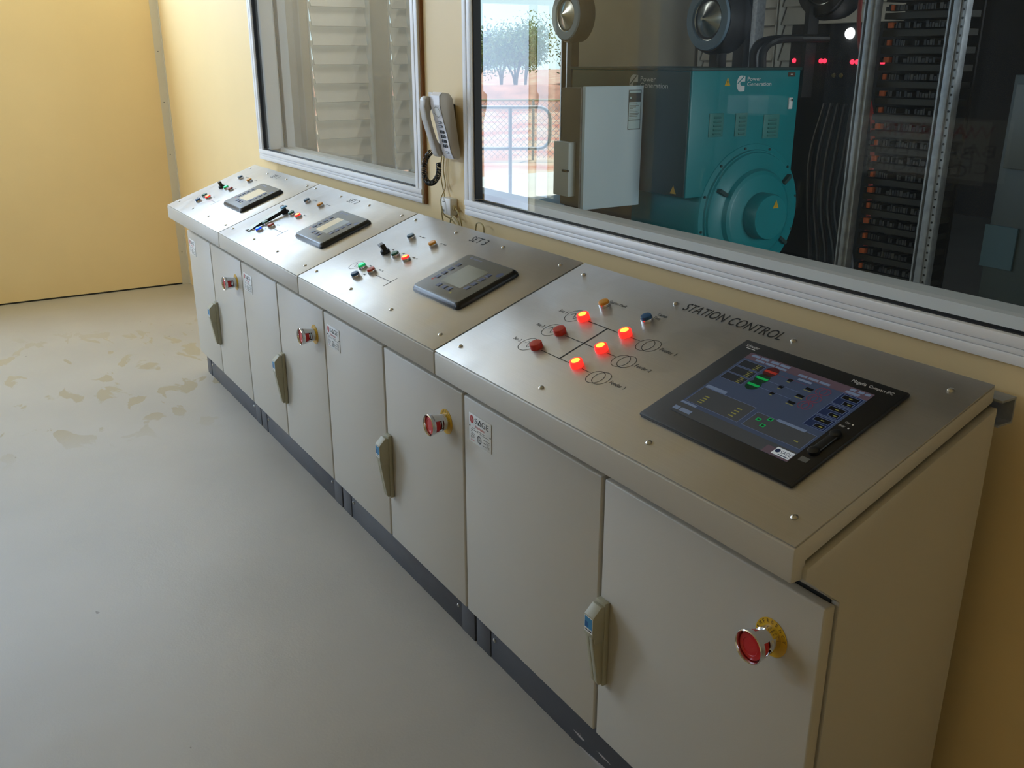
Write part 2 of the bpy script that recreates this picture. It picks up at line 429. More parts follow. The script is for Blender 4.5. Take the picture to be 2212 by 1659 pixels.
def link(name, me, parent=None, matrix=None):
    o = bpy.data.objects.new(name, me); COL.objects.link(o)
    if parent is not None:
        o.parent = parent
    if matrix is not None:
        o.matrix_basis = matrix
    return o


def tag(o, label=None, cat=None, group=None, kind=None):
    if label:
        o['label'] = label
    if cat:
        o['category'] = cat
    if group:
        o['group'] = group
    if kind:
        o['kind'] = kind
    return o


def thing(name, label, cat, loc=(0, 0, 0), rz=0.0, group=None, kind=None):
    o = bpy.data.objects.new(name, None); COL.objects.link(o); o.location = loc; o.rotation_euler = (0, 0, rz)
    return tag(o, label, cat, group, kind)


def struct(name, g, m, label=None):
    return tag(g.build(name, m), label, None, None, 'structure')


def T(x, y, z):
    return Matrix.Translation((x, y, z))


def frame(o, x, y, z):
    """matrix with origin o and axes x, y, z"""
    return Matrix(((x[0], y[0], z[0], o[0]), (x[1], y[1], z[1], o[1]), (x[2], y[2], z[2], o[2]), (0, 0, 0, 1)))


FRONT = lambda x, y, z: frame((x, y, z), (1, 0, 0), (0, 0, 1), (0, -1, 0))   # local xy upright, normal towards -y
BACK = lambda x, y, z: frame((x, y, z), (-1, 0, 0), (0, 0, 1), (0, 1, 0))    # normal towards +y
RIGHT = lambda x, y, z: frame((x, y, z), (0, 1, 0), (0, 0, 1), (1, 0, 0))    # normal towards +x

# ------------------------------------------------------------------ control room shell
XR, YF, ZC = 9.0, -4.20, 3.15                 # right wall, front wall, ceiling
W1 = (2.135, 4.123, 1.129, 2.35)              # window openings x0, x1, z0, z1 (outer frame)
W2 = (4.455, 7.90, 1.132, 2.35)
WT = 0.16
struct('floor', G().box(-0.06, XR, YF - 0.16, 0.02, -0.12, 0.0), M_floor)
struct('ceiling', G().box(-0.2, XR + 0.2, YF - 0.16, WT, ZC, ZC + 0.12), M_ceiling)
g = G()
i = 0.02
g.box(-0.12, W1[0] + i, 0, WT, 0, ZC)
g.box(W1[1] - i, W2[0] + i, 0, 0.03, 0, ZC); g.box(W1[1] - i, 4.21, 0.03, WT, 0, ZC)
g.box(W2[1] - i, XR + 0.12, 0, WT, 0, ZC)
g.box(W1[0] + i, W1[1] - i, 0, WT, 0, W1[2] + i); g.box(W1[0] + i, W1[1] - i, 0, WT, W1[3] - i, ZC)
g.box(W2[0] + i, W2[1] - i, 0, WT, 0, W2[2] + i); g.box(W2[0] + i, W2[1] - i, 0, WT, W2[3] - i, ZC)
g.box(4.21, W2[0] + i, 0.03, WT, 0, W2[2] + i); g.box(4.21, W2[0] + i, 0.03, WT, W2[3] - i, ZC)
struct('wall_back', g, M_wall)
g = G()   # far end wall with the doorway and the fanlight
g.box(-0.12, 0.0, -2.40, -0.0005, 0.012, 2.40); g.box(-0.12, 0.0, YF - 0.16, -3.20, 0.0, 2.40); g.box(-0.12, 0.0, -3.20, -2.40, 2.10, 2.40)
g.box(-0.12, 0.0, YF - 0.16, -0.0005, 3.02, ZC); g.box(-0.12, 0.0, -0.10, -0.0005, 2.40, 3.02); g.box(-0.12, 0.0, YF - 0.16, -3.86, 2.40, 3.02)
struct('wall_left', g, M_wall)
struct('wall_right', G().box(XR, XR + 0.12, YF - 0.16, 0, 0, ZC), M_wall)
g = G()
g.box(0.0005, 1.50, YF - 0.16, YF, 0, ZC); g.box(1.50, 3.70, YF - 0.16, YF, 0, 2.65); g.box(1.50, 3.70, YF - 0.16, YF, 2.95, ZC); g.box(3.70, XR - 0.0005, YF - 0.16, YF, 0, ZC)  # high opening added to let the front fill light in
struct('wall_front', g, M_wall)
g = G()   # corner angle strip
g.prism([(0.0, 0.0), (0.0, -0.058), (0.004, -0.058), (0.004, -0.004), (0.022, -0.004), (0.022, 0.0)], 'z', 0.0, ZC - 0.001)
trim = struct('trim_1', g, M_trim)
for z in (0.25, 0.62, 0.98, 1.35, 1.70, 2.05, 2.4):
    G().lathe([(0.0, 0.002), (0.003, 0.0015), (0.004, 0.0)], 8).build('fastener', M_greyprint, trim, frame((0.004, -0.036, z), (0, 1, 0), (0, 0, 1), (1, 0, 0)))
struct('wall_gap_left', G().box(-0.006, -0.002, -1.55, -0.06, 0.0005, 0.0119), M_gap)  # dark strip painted as the shaded gap under the end wall

# ------------------------------------------------------------------ windows (double acoustic glazing)
def make_window(n, W, back_left=None):
    x0, x1, z0, z1 = W
    root = thing('window_%d' % n, None, None, (0, 0, 0), kind='structure')
    fw = 0.053; P = -0.022      # face width, how far the frame stands proud of the wall
    g = G()
    def bar(a0, a1, b0, b1):
        g.box(a0, a1, P, 0.0, b0, b1, bevel=0.0025)
    # sill rail in three stepped extrusions with grooves between them
    g.box(x0, x1, P, 0.0, z0, z0 + 0.0195, bevel=0.002)
    g.box(x0, x1, P + 0.0015, 0.0, z0 + 0.0205, z0 + 0.0315, bevel=0.001)
    g.box(x0, x1, P - 0.002, 0.006, z0 + 0.0325, z0 + fw, bevel=0.002)
    g.build('sill_rail', M_alu, root)
    for nm, a, b in (('left_stile', x0, x0 + fw), ('right_stile', x1 - fw, x1)):
        g = G()
        c = (a + b) / 2
        g.box(a, c - 0.0007, P, 0.0, z0 + fw, z1 - fw, bevel=0.002); g.box(c + 0.0007, b, P + 0.001, 0.004, z0 + fw, z1 - fw, bevel=0.002)
        g.build('stile', M_alu, root)
    G().box(x0, x1, P, 0.0, z1 - fw, z1, bevel=0.002).build('head_rail', M_alu, root)
    gx0, gx1, gz0, gz1 = x0 + fw - 0.006, x1 - fw + 0.006, z0 + fw - 0.006, z1 - fw + 0.006
    # black gaskets round both panes
    bx0 = gx0 if back_left is None else back_left
    for y0, y1, q0 in ((-0.010, 0.012, gx0), (0.105, 0.118, bx0)):
        g = G(); w = 0.011
        g.box(q0, gx1, y0, y1, gz0, gz0 + w - 0.003); g.box(q0, gx1, y0, y1, gz1 - w, gz1)
        g.box(q0, q0 + w + 0.004, y0, y1 + 0.004, gz0 + w, gz1 - w); g.box(gx1 - w, gx1, y0, y1, gz0 + w, gz1 - w)
        g.build('gasket', M_rubber, root)
    # lining of the cavity between the panes
    g = G()
    g.box(bx0 - 0.004, x1 - i, 0.085, WT + 0.01, z0 + 0.02, gz0 + 0.012); g.box(x0 + i, x1 - i, 0.012, 0.085, z0 + 0.02, z0 + 0.024); g.box(x0 + i, x1 - i, 0.012, WT + 0.01, gz1 - 0.004, z1 - 0.02)
    if back_left is None:
        g.box(x0 + i, gx0 + 0.004, 0.0121, WT + 0.01, gz0 + 0.004, gz1 - 0.004)
    g.box(gx1 - 0.004, x1 - i, 0.0121, WT + 0.01, gz0 + 0.004, gz1 - 0.004)
    g.build('cavity_lining', M_alu, root)
    for y, q0 in ((0.004, gx0), (0.112, bx0)):
        G().poly([(q0, y, gz0), (gx1, y, gz0), (gx1, y, gz1), (q0, y, gz1)]).build('pane', M_glass1 if n == 1 else M_glass2, root)
    return root


win1 = make_window(1, W1)
G().box(W1[1], W1[1] + 0.010, -0.012, -0.0003, W1[2] - 0.002, W1[3]).build('brown_strip', M_brown, win1)  # thin brown strip along the frame's right edge
win2 = make_window(2, W2, 4.215)

# ------------------------------------------------------------------ control consoles
XS = [2.264, 3.227, 4.231, 5.264, 6.480]
MID = [2.716, 3.714, 4.747, 5.886]
YD = -0.4862                                   # door plane
yf, zf, yb, zb, zl = -0.5704, 0.9317, -0.0907, 1.1110, 0.8683
SL = math.hypot(yb - yf, zb - zf); SY, SZ = (yb - yf) / SL, (zb - zf) / SL
PL = frame((0, yf, zf), (1, 0, 0), (0, SY, SZ), (0, -SZ, SY))      # plate frame, local to a console: x along, y up the slope, z outwards
ZD0, ZD1 = 0.1285, 0.797


def prof(d):
    """console section moved inwards by d below the lid"""
    return [(yb + 0.004, 0.125), (yb + 0.004, zb - 0.02), (yf + 0.022, zf - 0.022), (yf + 0.022, zl + 0.004), (YD + 0.030, 0.803), (YD + 0.030, 0.125)]


CACHE = {}


def cached(key, fn):
    if key not in CACHE:
        CACHE[key] = fn()
    return CACHE[key]


def mesh_screw():
    g = G(); g.lathe([(0.0065, 0.0), (0.0062, 0.002), (0.004, 0.0036), (0.0018, 0.0040), (0.0016, 0.0028), (0.0, 0.0028)], 14)
    return g.mesh('screw', M_steel)


def mesh_bezel():
    return G().lathe([(0.0152, 0.0), (0.0152, 0.007), (0.0146, 0.0086), (0.0138, 0.0086), (0.0136, 0.007), (0.0, 0.007)], 28).mesh('bezel', M_chrome)


def mesh_lens(m1, m2, h, r):
    g = G(); g.lathe([(r, 0.0065), (r, h - 0.002), (r - 0.0012, h), (r * 0.66, h + 0.0004)], 28, 0); g.lathe([(r * 0.66, h + 0.0004), (0.0, h + 0.0008)], 28, 1)
    return g.mesh('lens', [m1, m2])


LENS = {'red': (M_red, M_red), 'redlit': (M_redlit, M_redcore), 'amber': (M_amber, M_amber), 'blue': (M_blue, M_blue), 'slate': (M_slate, M_slate),
        'green': (M_green, M_green), 'rust': (M_rust, M_rust), 'greenlit': (M_grnlit, M_grncore), 'bluelit': (M_blulit, M_blucore)}
LENSNAME = {'red': 'unlit red push button', 'redlit': 'lit red push button', 'amber': 'amber push button', 'blue': 'blue push button', 'slate': 'grey-blue push button',
            'green': 'unlit dark green push button', 'rust': 'unlit brick-red push button', 'greenlit': 'lit green push button', 'bluelit': 'lit blue push button'}


def button(con, s, t, kind, pilot=False):
    b = link('push_button', cached('bezel', mesh_bezel), con, PL @ T(s, t, 0.0022))
    b['label'] = LENSNAME[kind]
    if pilot:   # station lamps: coloured lens covers the bezel
        me = cached('pilot' + kind, lambda: G().lathe([(0.0158, 0.0), (0.0160, 0.0125), (0.0148, 0.0145), (0.0105, 0.0150)], 28, 0).lathe([(0.0105, 0.0150), (0.0, 0.0155)], 28, 1).mesh('lens', list(LENS[kind])))
    else:
        h = 0.0140 if kind != 'blue' else 0.0155
        me = cached('lens' + kind, lambda: mesh_lens(LENS[kind][0], LENS[kind][1], h, 0.0136))
    link('lens', me, b)
    return b


def selector(con, s, t, ang):
    b = G().lathe([(0.0165, 0.0), (0.0165, 0.008), (0.0150, 0.011), (0.0, 0.011)], 24).build('selector_switch', M_black, con, PL @ T(s, t, 0.0022) @ Matrix.Rotation(ang, 4, 'Z'))
    g = G()
    g.prism([(-0.013, 0.0108), (0.014, 0.0108), (0.014, 0.018), (0.030, 0.019), (0.030, 0.030), (0.002, 0.030), (-0.011, 0.016)], 'x', -0.0085, 0.0085, bevel=0.0015)
    g.build('lever', M_black, b)


def mesh_estop_parts():
    g = G(); g.lathe([(0.0365, 0.0003), (0.0365, 0.0012), (0.0, 0.0012)], 36)
    ringm = g.mesh('legend_disc', M_yellow)
    g = G()
    body = 'EMERGENCY'
    for k, ch in enumerate(body):
        a = math.radians(78 - k * 156 / (len(body) - 1))
        Mx = T(0.0272 * math.sin(-a), 0.0272 * math.cos(a), 0.0015) @ Matrix.Rotation(a, 4, 'Z')
        g.text(ch, 0, 0, 0.0068, 0.0044 if ch not in 'M' else 0.0052, M=Mx, align='C')
    letters = g.mesh('legend_lettering', M_print)
    g = G()
    g.lathe([(0.0235, 0.0012), (0.0235, 0.018), (0.0205, 0.020), (0.0205, 0.024), (0.017, 0.026), (0.017, 0.030), (0.0, 0.030)], 30)
    # shroud: rear collar, three ribs and the flared front ring
    g.lathe([(0.0300, 0.050), (0.0318, 0.057), (0.0302, 0.0585), (0.0282, 0.055), (0.0280, 0.046), (0.0300, 0.046), (0.0300, 0.050)], 34)
    for k in range(3):
        a0 = math.radians(60 + 120 * k); 
        for q in range(4):
            t0 = a0 + math.radians(-26 + 13 * q); t1 = t0 + math.radians(13)
            vs = []
            for r, z in ((0.0240, 0.012), (0.0300, 0.050)):
                vs += [(r * math.cos(t0), r * math.sin(t0), z), (r * math.cos(t1), r * math.sin(t1), z)]
            for r, z in ((0.0225, 0.012), (0.0282, 0.050)):
                vs += [(r * math.cos(t0), r * math.sin(t0), z), (r * math.cos(t1), r * math.sin(t1), z)]
            g._faces(vs, [(0, 1, 3, 2), (5, 4, 6, 7), (0, 2, 6, 4), (1, 5, 7, 3), (2, 3, 7, 6), (0, 4, 5, 1)], 0, ID)
    shroud = g.mesh('shroud', M_chrome)
    g = G(); g.lathe([(0.0235, 0.030), (0.0262, 0.037), (0.0268, 0.048), (0.0255, 0.0515), (0.0175, 0.0530), (0.0165, 0.0520), (0.0, 0.0530)], 32)
    return ringm, letters, shroud, g.mesh('mushroom_head', M_redplug)


def emergency_stop(con, x, z):
    r, l, s, m = cached('estop', mesh_estop_parts)
    o = link('emergency_stop', r, con, FRONT(x, YD, z)); o['label'] = 'red emergency stop button with chrome shroud on a yellow disc'
    tag(link('legend_lettering', l, o), kind='stuff'); link('shroud', s, o); link('mushroom_head', m, o)


def mesh_handle_parts():
    g = G()   # escutcheon against the door (local: x across, y up, z outwards, origin at middle)
    g.box(-0.017, 0.017, -0.108, 0.110, 0.0003, 0.014, bevel=0.002)
    back = g.mesh('door_handle', M_handle)
    g = G()   # head block: chamfered top, flat label face, small catch below
    g.prism([(0.102, 0.014), (0.104, 0.024), (0.082, 0.046), (0.030, 0.046), (0.026, 0.040), (0.014, 0.040), (0.012, 0.014)], 'x', -0.0165, 0.0165, bevel=0.0012,
            M=Matrix(((1, 0, 0, 0), (0, 1, 0, 0), (0, 0, 1, 0), (0, 0, 0, 1))))
    head = g.mesh('lock_head', M_handle)
    g = G()   # tapering swing lever with a centre ridge
    for a, b in ((-0.0125, -0.0006), (0.0006, 0.0125)):
        g.prism([(0.028, 0.014), (0.028, 0.044), (0.010, 0.042), (-0.095, 0.026), (-0.104, 0.022), (-0.104, 0.014)], 'x', a, b, bevel=0.001)
    lever = g.mesh('lever', M_handle)
    g = G()
    g.rect(-0.0150, 0.0150, 0.040, 0.080, 0.0464, 0)
    g.rect(-0.0135, 0.0135, 0.050, 0.078, 0.0466, 1); g.rect(-0.0125, -0.001, 0.052, 0.066, 0.0468, 2)
    for k in range(5):
        g.rect(-0.012 + k * 0.005, -0.009 + k * 0.005, 0.0435, 0.0465, 0.0468, 3)
    lab = g.mesh('handle_label', [M_white, M_bluelabel, M_bluedark, M_print])
    return back, head, lever, lab


def door_handle(con, x, z):
    b, h, l, lab = cached('handle', mesh_handle_parts)
    o = link('door_handle', b, con, FRONT(x, YD, z))
    link('lock_head', h, o); link('lever', l, o); q = link('handle_label', lab, o); q['label'] = 'blue and white label on the handle head'


def mesh_nameplate_parts():
    w, h = 0.116, 0.082
    g = G(); g.box(0, w, 0, h, 0.0004, 0.0016, bevel=0.0006); plate = g.mesh('nameplate', M_white)
    g = G(); z = 0.0020
    g.disc(0.016, 0.066, 0.0095, z, 0, ry=0.0115); g.poly([(0.0135, 0.0735, z + .0002), (0.0195, 0.067, z + .0002), (0.0180, 0.0585, z + .0002), (0.0160, 0.0580, z + .0002), (0.0150, 0.066, z + .0002)], 3)
    g.text('S', 0.031, 0.059, 0.0155, 0.0155, z, 1)
    for a, b in (((0.049, 0.059), (0.0575, 0.0745)), ((0.0575, 0.0745), (0.066, 0.059)), ((0.050, 0.0605), (0.065, 0.0605))):
        g.line(a, b, 0.0032, z, 1)
    g.text('GE', 0.068, 0.059, 0.0155, 0.036, z, 1)
    g.text('Automation', 0.032, 0.047, 0.0085, 0.050, z, 0)
    random.seed(3)
    for k, (x0, x1, y) in enumerate([(0.016, 0.032, .0415), (0.046, 0.086, .0405), (0.012, 0.050, .0365), (0.058, 0.106, .0355), (0.010, 0.018, .031), (0.010, 0.033, .026), (0.010, 0.034, .0215),
                                     (0.010, 0.030, .017), (0.010, 0.022, .0125), (0.078, 0.108, .026), (0.092, 0.108, .0215), (0.072, 0.108, .017), (0.094, 0.108, .0125), (0.072, 0.108, .0085)]):
        x = x0
        while x < x1:
            d = random.uniform(.002, .006); g.rect(x, min(x1, x + d), y, y + .0018, z, 2); x += d + .0012
    g.ring(0.055, 0.0185, 0.0100, 0.0022, z, 1); g.ring(0.055, 0.0185, 0.0055, 0.0010, z, 2); g.rect(0.051, 0.059, 0.0175, 0.0195, z, 2)
    g.rect(0.010, 0.034, 0.0065, 0.0078, z, 0)
    pr = g.mesh('nameplate_print', [M_redprint, M_print, M_greyprint, M_white])
    riv = G().lathe([(0.0022, 0.0014), (0.0020, 0.0026), (0.0, 0.0030)], 10).mesh('rivet', M_black)
    return plate, pr, riv


def nameplate(con, x, z):
    p, pr, riv = cached('plate', mesh_nameplate_parts)
    o = link('nameplate', p, con, FRONT(x, YD, z)); o['label'] = 'white maker nameplate with red and black print'
    tag(link('nameplate_print', pr, o), kind='stuff'); link('rivet', riv, o, T(0.0045, 0.046, 0)); link('rivet', riv, o, T(0.1115, 0.043, 0))


def mesh_door(w):
    return G().box(0, w, 0, ZD1 - ZD0, -0.026, 0.0, bevel=0.0045, seg=3).mesh('door', M_paint)


M_lcd_olive = mat('lcd_olive', '#6d6f5c', 0.3)
M_lcd_reflection = mat('lcd_cream_reflection', '#cdbd92', 0.3, emit='#cdbd92', estr=0.12)  # cream wall reflection put into the display colour, faintly glowing
M_hmiface = mat('hmi_membrane', '#6e6d66', 0.45)
M_hmiside = mat('hmi_rubber_edge', '#1c2024', 0.33)
M_hmikey = mat('hmi_key_blue', '#3a4468', 0.45)
M_hmikeyrim = mat('hmi_key_rim', '#8288a0', 0.5)
M_yellowmark = mat('yellow_mark', '#a8a22c', 0.5)


def rrect(x0, x1, y0, y1, r, n=5):
    p = []
    for cx, cy, a in ((x1 - r, y1 - r, 0), (x0 + r, y1 - r, 90), (x0 + r, y0 + r, 180), (x1 - r, y0 + r, 270)):
        for k in range(n + 1):
            t = math.radians(a + 90 * k / n); p.append((cx + r * math.cos(t), cy + r * math.sin(t)))
    return p


def operator_panel(con, s0, kind):
    """generator controller: rubber-edged panel with LCD and blue keys; s0 = left edge on the plate"""
    w, h = 0.286, 0.222
    g = G()
    lv = [(0.000, 0.000, 0.016), (0.000, 0.008, 0.016), (0.006, 0.017, 0.014), (0.010, 0.0185, 0.013)]
    rings = []
    for ins, z, r in lv:
        rings.append([g.bm.verts.new((x, y, z)) for x, y in rrect(ins, w - ins, ins, h - ins, r)])
    for A, B in zip(rings[:-1], rings[1:]):
        n = len(A)
        for k in range(n):
            g.bm.faces.new([A[k], A[(k + 1) % n], B[(k + 1) % n], B[k]])
    f = g.bm.faces.new(rings[-1]); f.material_index = 1
    base = g.build('operator_panel', [M_hmiside, M_hmiface], con, PL @ T(s0, 0.157, 0.0022))
    base['label'] = 'black rubber-edged generator controller with a small display and blue keys'
    z = 0.0188
    g = G(); x0, x1, y0, y1 = 0.083, 0.202, 0.066, 0.168
    if kind == 'olive':
        g.rect(x0, x1, y0, y1, z, 0)
    elif kind == 'cream':
        g.rect(x0, x1, y0, y1, z, 1)
    else:
        xm = x0 + (x1 - x0) * 0.5; g.rect(x0, xm, y0, y1, z, 1); g.rect(xm, x1, y0, y1, z, 0)
    g.build('display', [M_lcd_olive, M_lcd_reflection], base)
    keys = [(0.046, 0.153), (0.046, 0.127), (0.046, 0.102), (0.046, 0.078), (0.224, 0.153), (0.224, 0.128), (0.224, 0.102), (0.224, 0.078), (0.105, 0.048), (0.138, 0.048), (0.168, 0.048)]
    def km():
        g = G(); g.box(-0.010, 0.010, -0.0085, 0.0085, 0, 0.0008, 1); g.box(-0.0085, 0.0085, -0.007, 0.007, 0.0008, 0.0016, 0)
        return g.mesh('key', [M_hmikey, M_hmikeyrim])
    for kx, ky in keys:
        link('key', cached('hmikey', km), base, T(kx, ky, z))
    g = G()
    g.text('DEEP SEA', 0.058, 0.196, 0.0075, 0.052, z, 0) if False else None
    g.disc(0.048, 0.200, 0.006, z, 0); 
    for k in range(7):
        g.rect(0.060 + k * 0.0075, 0.066 + k * 0.0075, 0.1965, 0.2035, z, 0)
    g.disc(0.258, 0.172, 0.012, z, 1); g.poly([(0.188, 0.030, z), (0.202, 0.034, z), (0.192, 0.042, z)], 2)
    g.disc(0.042, 0.060, 0.004, z, 3); g.disc(0.042, 0.070, 0.003, z, 3)
    tag(g.build('panel_print', [M_hmikeyrim, M_hmikey, M_yellowmark, M_redprint], base), kind='stuff')


def small_label(g, s, t, n):
    """short rows of grey printed marks too small to read"""
    x = s
    for k in range(n):
        d = random.uniform(0.004, 0.007)
        if k != 2:
            g.rect(x, x + d, t, t + 0.0055, 0, 1)
        x += d + 0.0018


def console(idx, label, station=False):
    x0 = XS[idx]; w = XS[idx + 1] - x0; gp = 0.0032
    con = thing('control_console', label, 'control console', (x0, 0, 0), group='control consoles in a row along the wall')
    G().prism(prof(0), 'x', 0.006, w - 0.006 if idx < 3 else w - 0.012).build('body', M_gap, con)
    # lid: sloping tray with a deep front lip
    g = G()
    lid = [(yb, zb - 0.002), (yb, zb - 0.032), (yf + 0.03, zf - 0.030), (yf + 0.03, zl), (yf, zl), (yf, zf - 0.002)]
    g.prism(lid, 'x', gp, w - gp, bevel=0.003)
    g.build('lid', M_paint, con)
    plate = G().box(0.004, w - 0.004, 0.002, SL - 0.002, -0.0005, 0.0022, bevel=0.0006).build('top_plate', M_plate, con, PL)
    # soffit under the lip, sloping back to the doors
    G().prism([(yf + 0.028, zl + 0.002), (yf + 0.028, zl + 0.006), (YD + 0.028, 0.806), (YD + 0.028, 0.801)], 'x', 0.004, w - 0.004).build('soffit', M_paint, con)
    # side sheets
    sp = [(yb + 0.002, 0.128), (yb + 0.002, zb - 0.040), (yf + 0.024, zf - 0.040 + 0.0), (yf + 0.024, zl + 0.002), (YD + 0.032, 0.801), (YD + 0.032, 0.128)]
    if idx == 3:
        G().prism(sp, 'x', w - 0.012, w + 0.006, bevel=0.0022).build('side_panel', M_paint, con)
        g = G(); g.prism([(yb + 0.002, zb - 0.075), (yb + 0.045, zb - 0.075), (yb + 0.045, zb - 0.025), (yb + 0.002, zb - 0.025), (yb + 0.002, zb - 0.029), (yb + 0.041, zb - 0.029), (yb + 0.041, zb - 0.071), (yb + 0.002, zb - 0.071)], 'x', w - 0.07, w + 0.012)
        q = g.build('wall_bracket', M_galv, con); q['label'] = 'galvanised channel bracket between the console and the wall'
    if idx == 0:
        G().prism(sp, 'x', 0.001, 0.006, bevel=0.0015).build('side_panel', M_paint, con)
    # doors
    m = MID[idx] - x0
    for a, b in ((0.0045, m - 0.005), (m + 0.005, w - 0.0045 if idx < 3 else w + 0.004)):
        wd = b - a
        link('door', mesh_door(wd), con, FRONT(a, YD, ZD0))
    door_handle(con, m + 0.024, 0.398)
    emergency_stop(con, w - 0.100, 0.684)
    nameplate(con, 0.034, 0.676)
    # plinth: two corner blocks and a long panel, with screws
    yp = -0.4578; c = 0.085
    for a, b in ((0.006, c), (w - c, w - 0.006)):
        G().box(a, b, yp, yp + 0.10, 0.0, 0.126, bevel=0.002).build('plinth_corner', M_plinth, con)
    G().box(c + 0.003, w - c - 0.003, yp + 0.002, yp + 0.012, 0.0, 0.126, bevel=0.001).build('plinth_panel', M_scuff if station else M_plinth, con)
    G().box(0.01, w - 0.01, yb - 0.09, yb, 0.0, 0.126).build('plinth_rear', M_plinth, con)
    sm = cached('screw', mesh_screw)
    for sx in (c + 0.022, w - c - 0.022):
        link('plinth_screw', sm, con, FRONT(sx, yp + 0.002, 0.070))
    # plate screws
    if station:
        top = [0.062, 0.435, 0.801, 1.161]; bot = [0.056, 0.431, 0.804, 1.166]; tt, tb = 0.461, 0.0525
    else:
        k = w / 1.033; top = [0.053 * k, 0.359 * k, 0.663 * k, 0.972 * k]; bot = top; tt, tb = 0.470, 0.0565
    for s in top:
        link('plate_screw', sm, con, PL @ T(s, tt, 0.0022))
    for s in bot:
        link('plate_screw', sm, con, PL @ T(s, tb, 0.0022))
    return con, w


def sine(g, cx, cy, r, M=ID, mi=0):
    pts = [(cx - r * 0.55 + r * 1.1 * k / 14, cy + 0.38 * r * math.sin(2 * PI * k / 14)) for k in range(15)]
    for a, b in zip(pts[:-1], pts[1:]):
        g.line(a, b, 0.0015, 0, mi, M)


def set_console(idx, label, title, lamps, lcd, off):
    con, w = console(idx, label)
    k = w / 1.033
    S = lambda s: s * k + off
    PM = PL @ T(0, 0, 0.0026); random.seed(idx + 11)
    G().text(title, S(0.473), 0.4505, 0.030, 0.096 * k).build('title_lettering', M_print, con, PM)['kind'] = 'stuff'
    g = G(); g.ring(S(0.185), 0.157, 0.0265, 0.0014); sine(g, S(0.185), 0.157, 0.0265); g.line((S(0.2115), 0.157), (S(0.235), 0.157), 0.0016)
    tag(g.build('generator_symbol', M_print, con, PM), kind='stuff')
    g = G(); g.line((S(0.352), 0.153), (S(0.469), 0.153), 0.0022); g.line((S(0.470), 0.125), (S(0.470), 0.178), 0.0028)
    tag(g.build('mimic_line', M_print, con, PM), kind='stuff')
    for s, t, n in ((0.224, 0.392, 6), (0.380, 0.392, 6), (0.214, 0.286, 3), (0.296, 0.286, 4), (0.372, 0.286, 4), (0.250, 0.178, 4), (0.326, 0.178, 4), (0.296, 0.132, 3)):
        g = G(); small_label(g, S(s), t, n)
        tag(g.build('button_legend', [M_print, M_greyprint], con, PM), kind='stuff')
    d = -0.008
    for (s, t), kind in zip(((0.213, 0.372), (0.373, 0.373), (0.293, 0.266), (0.372, 0.267), (0.245, 0.159), (0.322, 0.158), (0.290, 0.112)), lamps):
        button(con, S(s) + d, t, kind)
    selector(con, S(0.212), 0.262, 1.45)
    operator_panel(con, S(0.755) - 0.143, lcd)
    return con


set_console(0, 'grey steel control console marked SET 1, farthest along, by the yellow end wall', 'SET 1',
            ('slate', 'amber', 'greenlit', 'rust', 'green', 'redlit', 'blue'), 'cream', -0.016)
set_console(1, 'grey steel control console marked SET 2, with a lanyard strip lying across its top', 'SET 2',
            ('slate', 'amber', 'green', 'redlit', 'green', 'rust', 'bluelit'), 'half', -0.010)
set_console(2, 'grey steel control console marked SET 3, below the wall telephone and beside STATION CONTROL', 'SET 3',
            ('slate', 'amber', 'green', 'redlit', 'greenlit', 'rust', 'blue'), 'olive', 0.0)

# station control console
st, sw = console(3, 'widest grey steel console marked STATION CONTROL, with a large black touch screen', True)
PM = PL @ T(0, 0, 0.0026)
G().text('STATION CONTROL', 0.470, 0.4485, 0.0295, 0.302).build('title_lettering', M_print, st, PM)['kind'] = 'stuff'
for k, t in enumerate((0.301, 0.227, 0.153)):
    g = G(); g.ring(0.231, t, 0.0262, 0.0014); sine(g, 0.231, t, 0.0262); tag(g.build('generator_symbol', M_print, st, PM), kind='stuff')
    G().line((0.29, t), (0.43, t), 0.0020).build('mimic_line', M_print, st, PM); G().line((0.455, t), (0.488, t), 0.0014).build('mimic_line', M_print, st, PM)
    g = G(); g.ring(0.5135, t - 0.006, 0.0225, 0.0014); g.ring(0.5305, t - 0.002, 0.0225, 0.0014); tag(g.build('transformer_symbol', M_print, st, PM), kind='stuff')
    G().text('Feeder %d' % (k + 1), 0.561, t - 0.006, 0.0105, 0.050).build('button_legend', M_print, st, PM)
    G().text('Set %d' % (k + 1), 0.166, t - 0.004, 0.0105, 0.030).build('button_legend', M_print, st, PM)
G().line((0.366, 0.152), (0.366, 0.302), 0.0045).build('mimic_busbar', M_print, st, PM)
G().text('Station Fault', 0.260, 0.390, 0.0100, 0.068).build('button_legend', M_print, st, PM)
g = G(); g.text('Lamp', 0.434, 0.402, 0.0095, 0.032); g.text('Test', 0.434, 0.387, 0.0095, 0.024); g.build('button_legend', M_print, st, PM)
for s, t, kind in ((0.268, 0.303, 'redlit'), (0.267, 0.2285, 'red'), (0.267, 0.155, 'red'), (0.435, 0.302, 'redlit'), (0.435, 0.2285, 'redlit'), (0.434, 0.155, 'redlit')):
    button(st, s, t, kind, True)
button(st, 0.266, 0.373, 'amber'); button(st, 0.432, 0.372, 'blue')

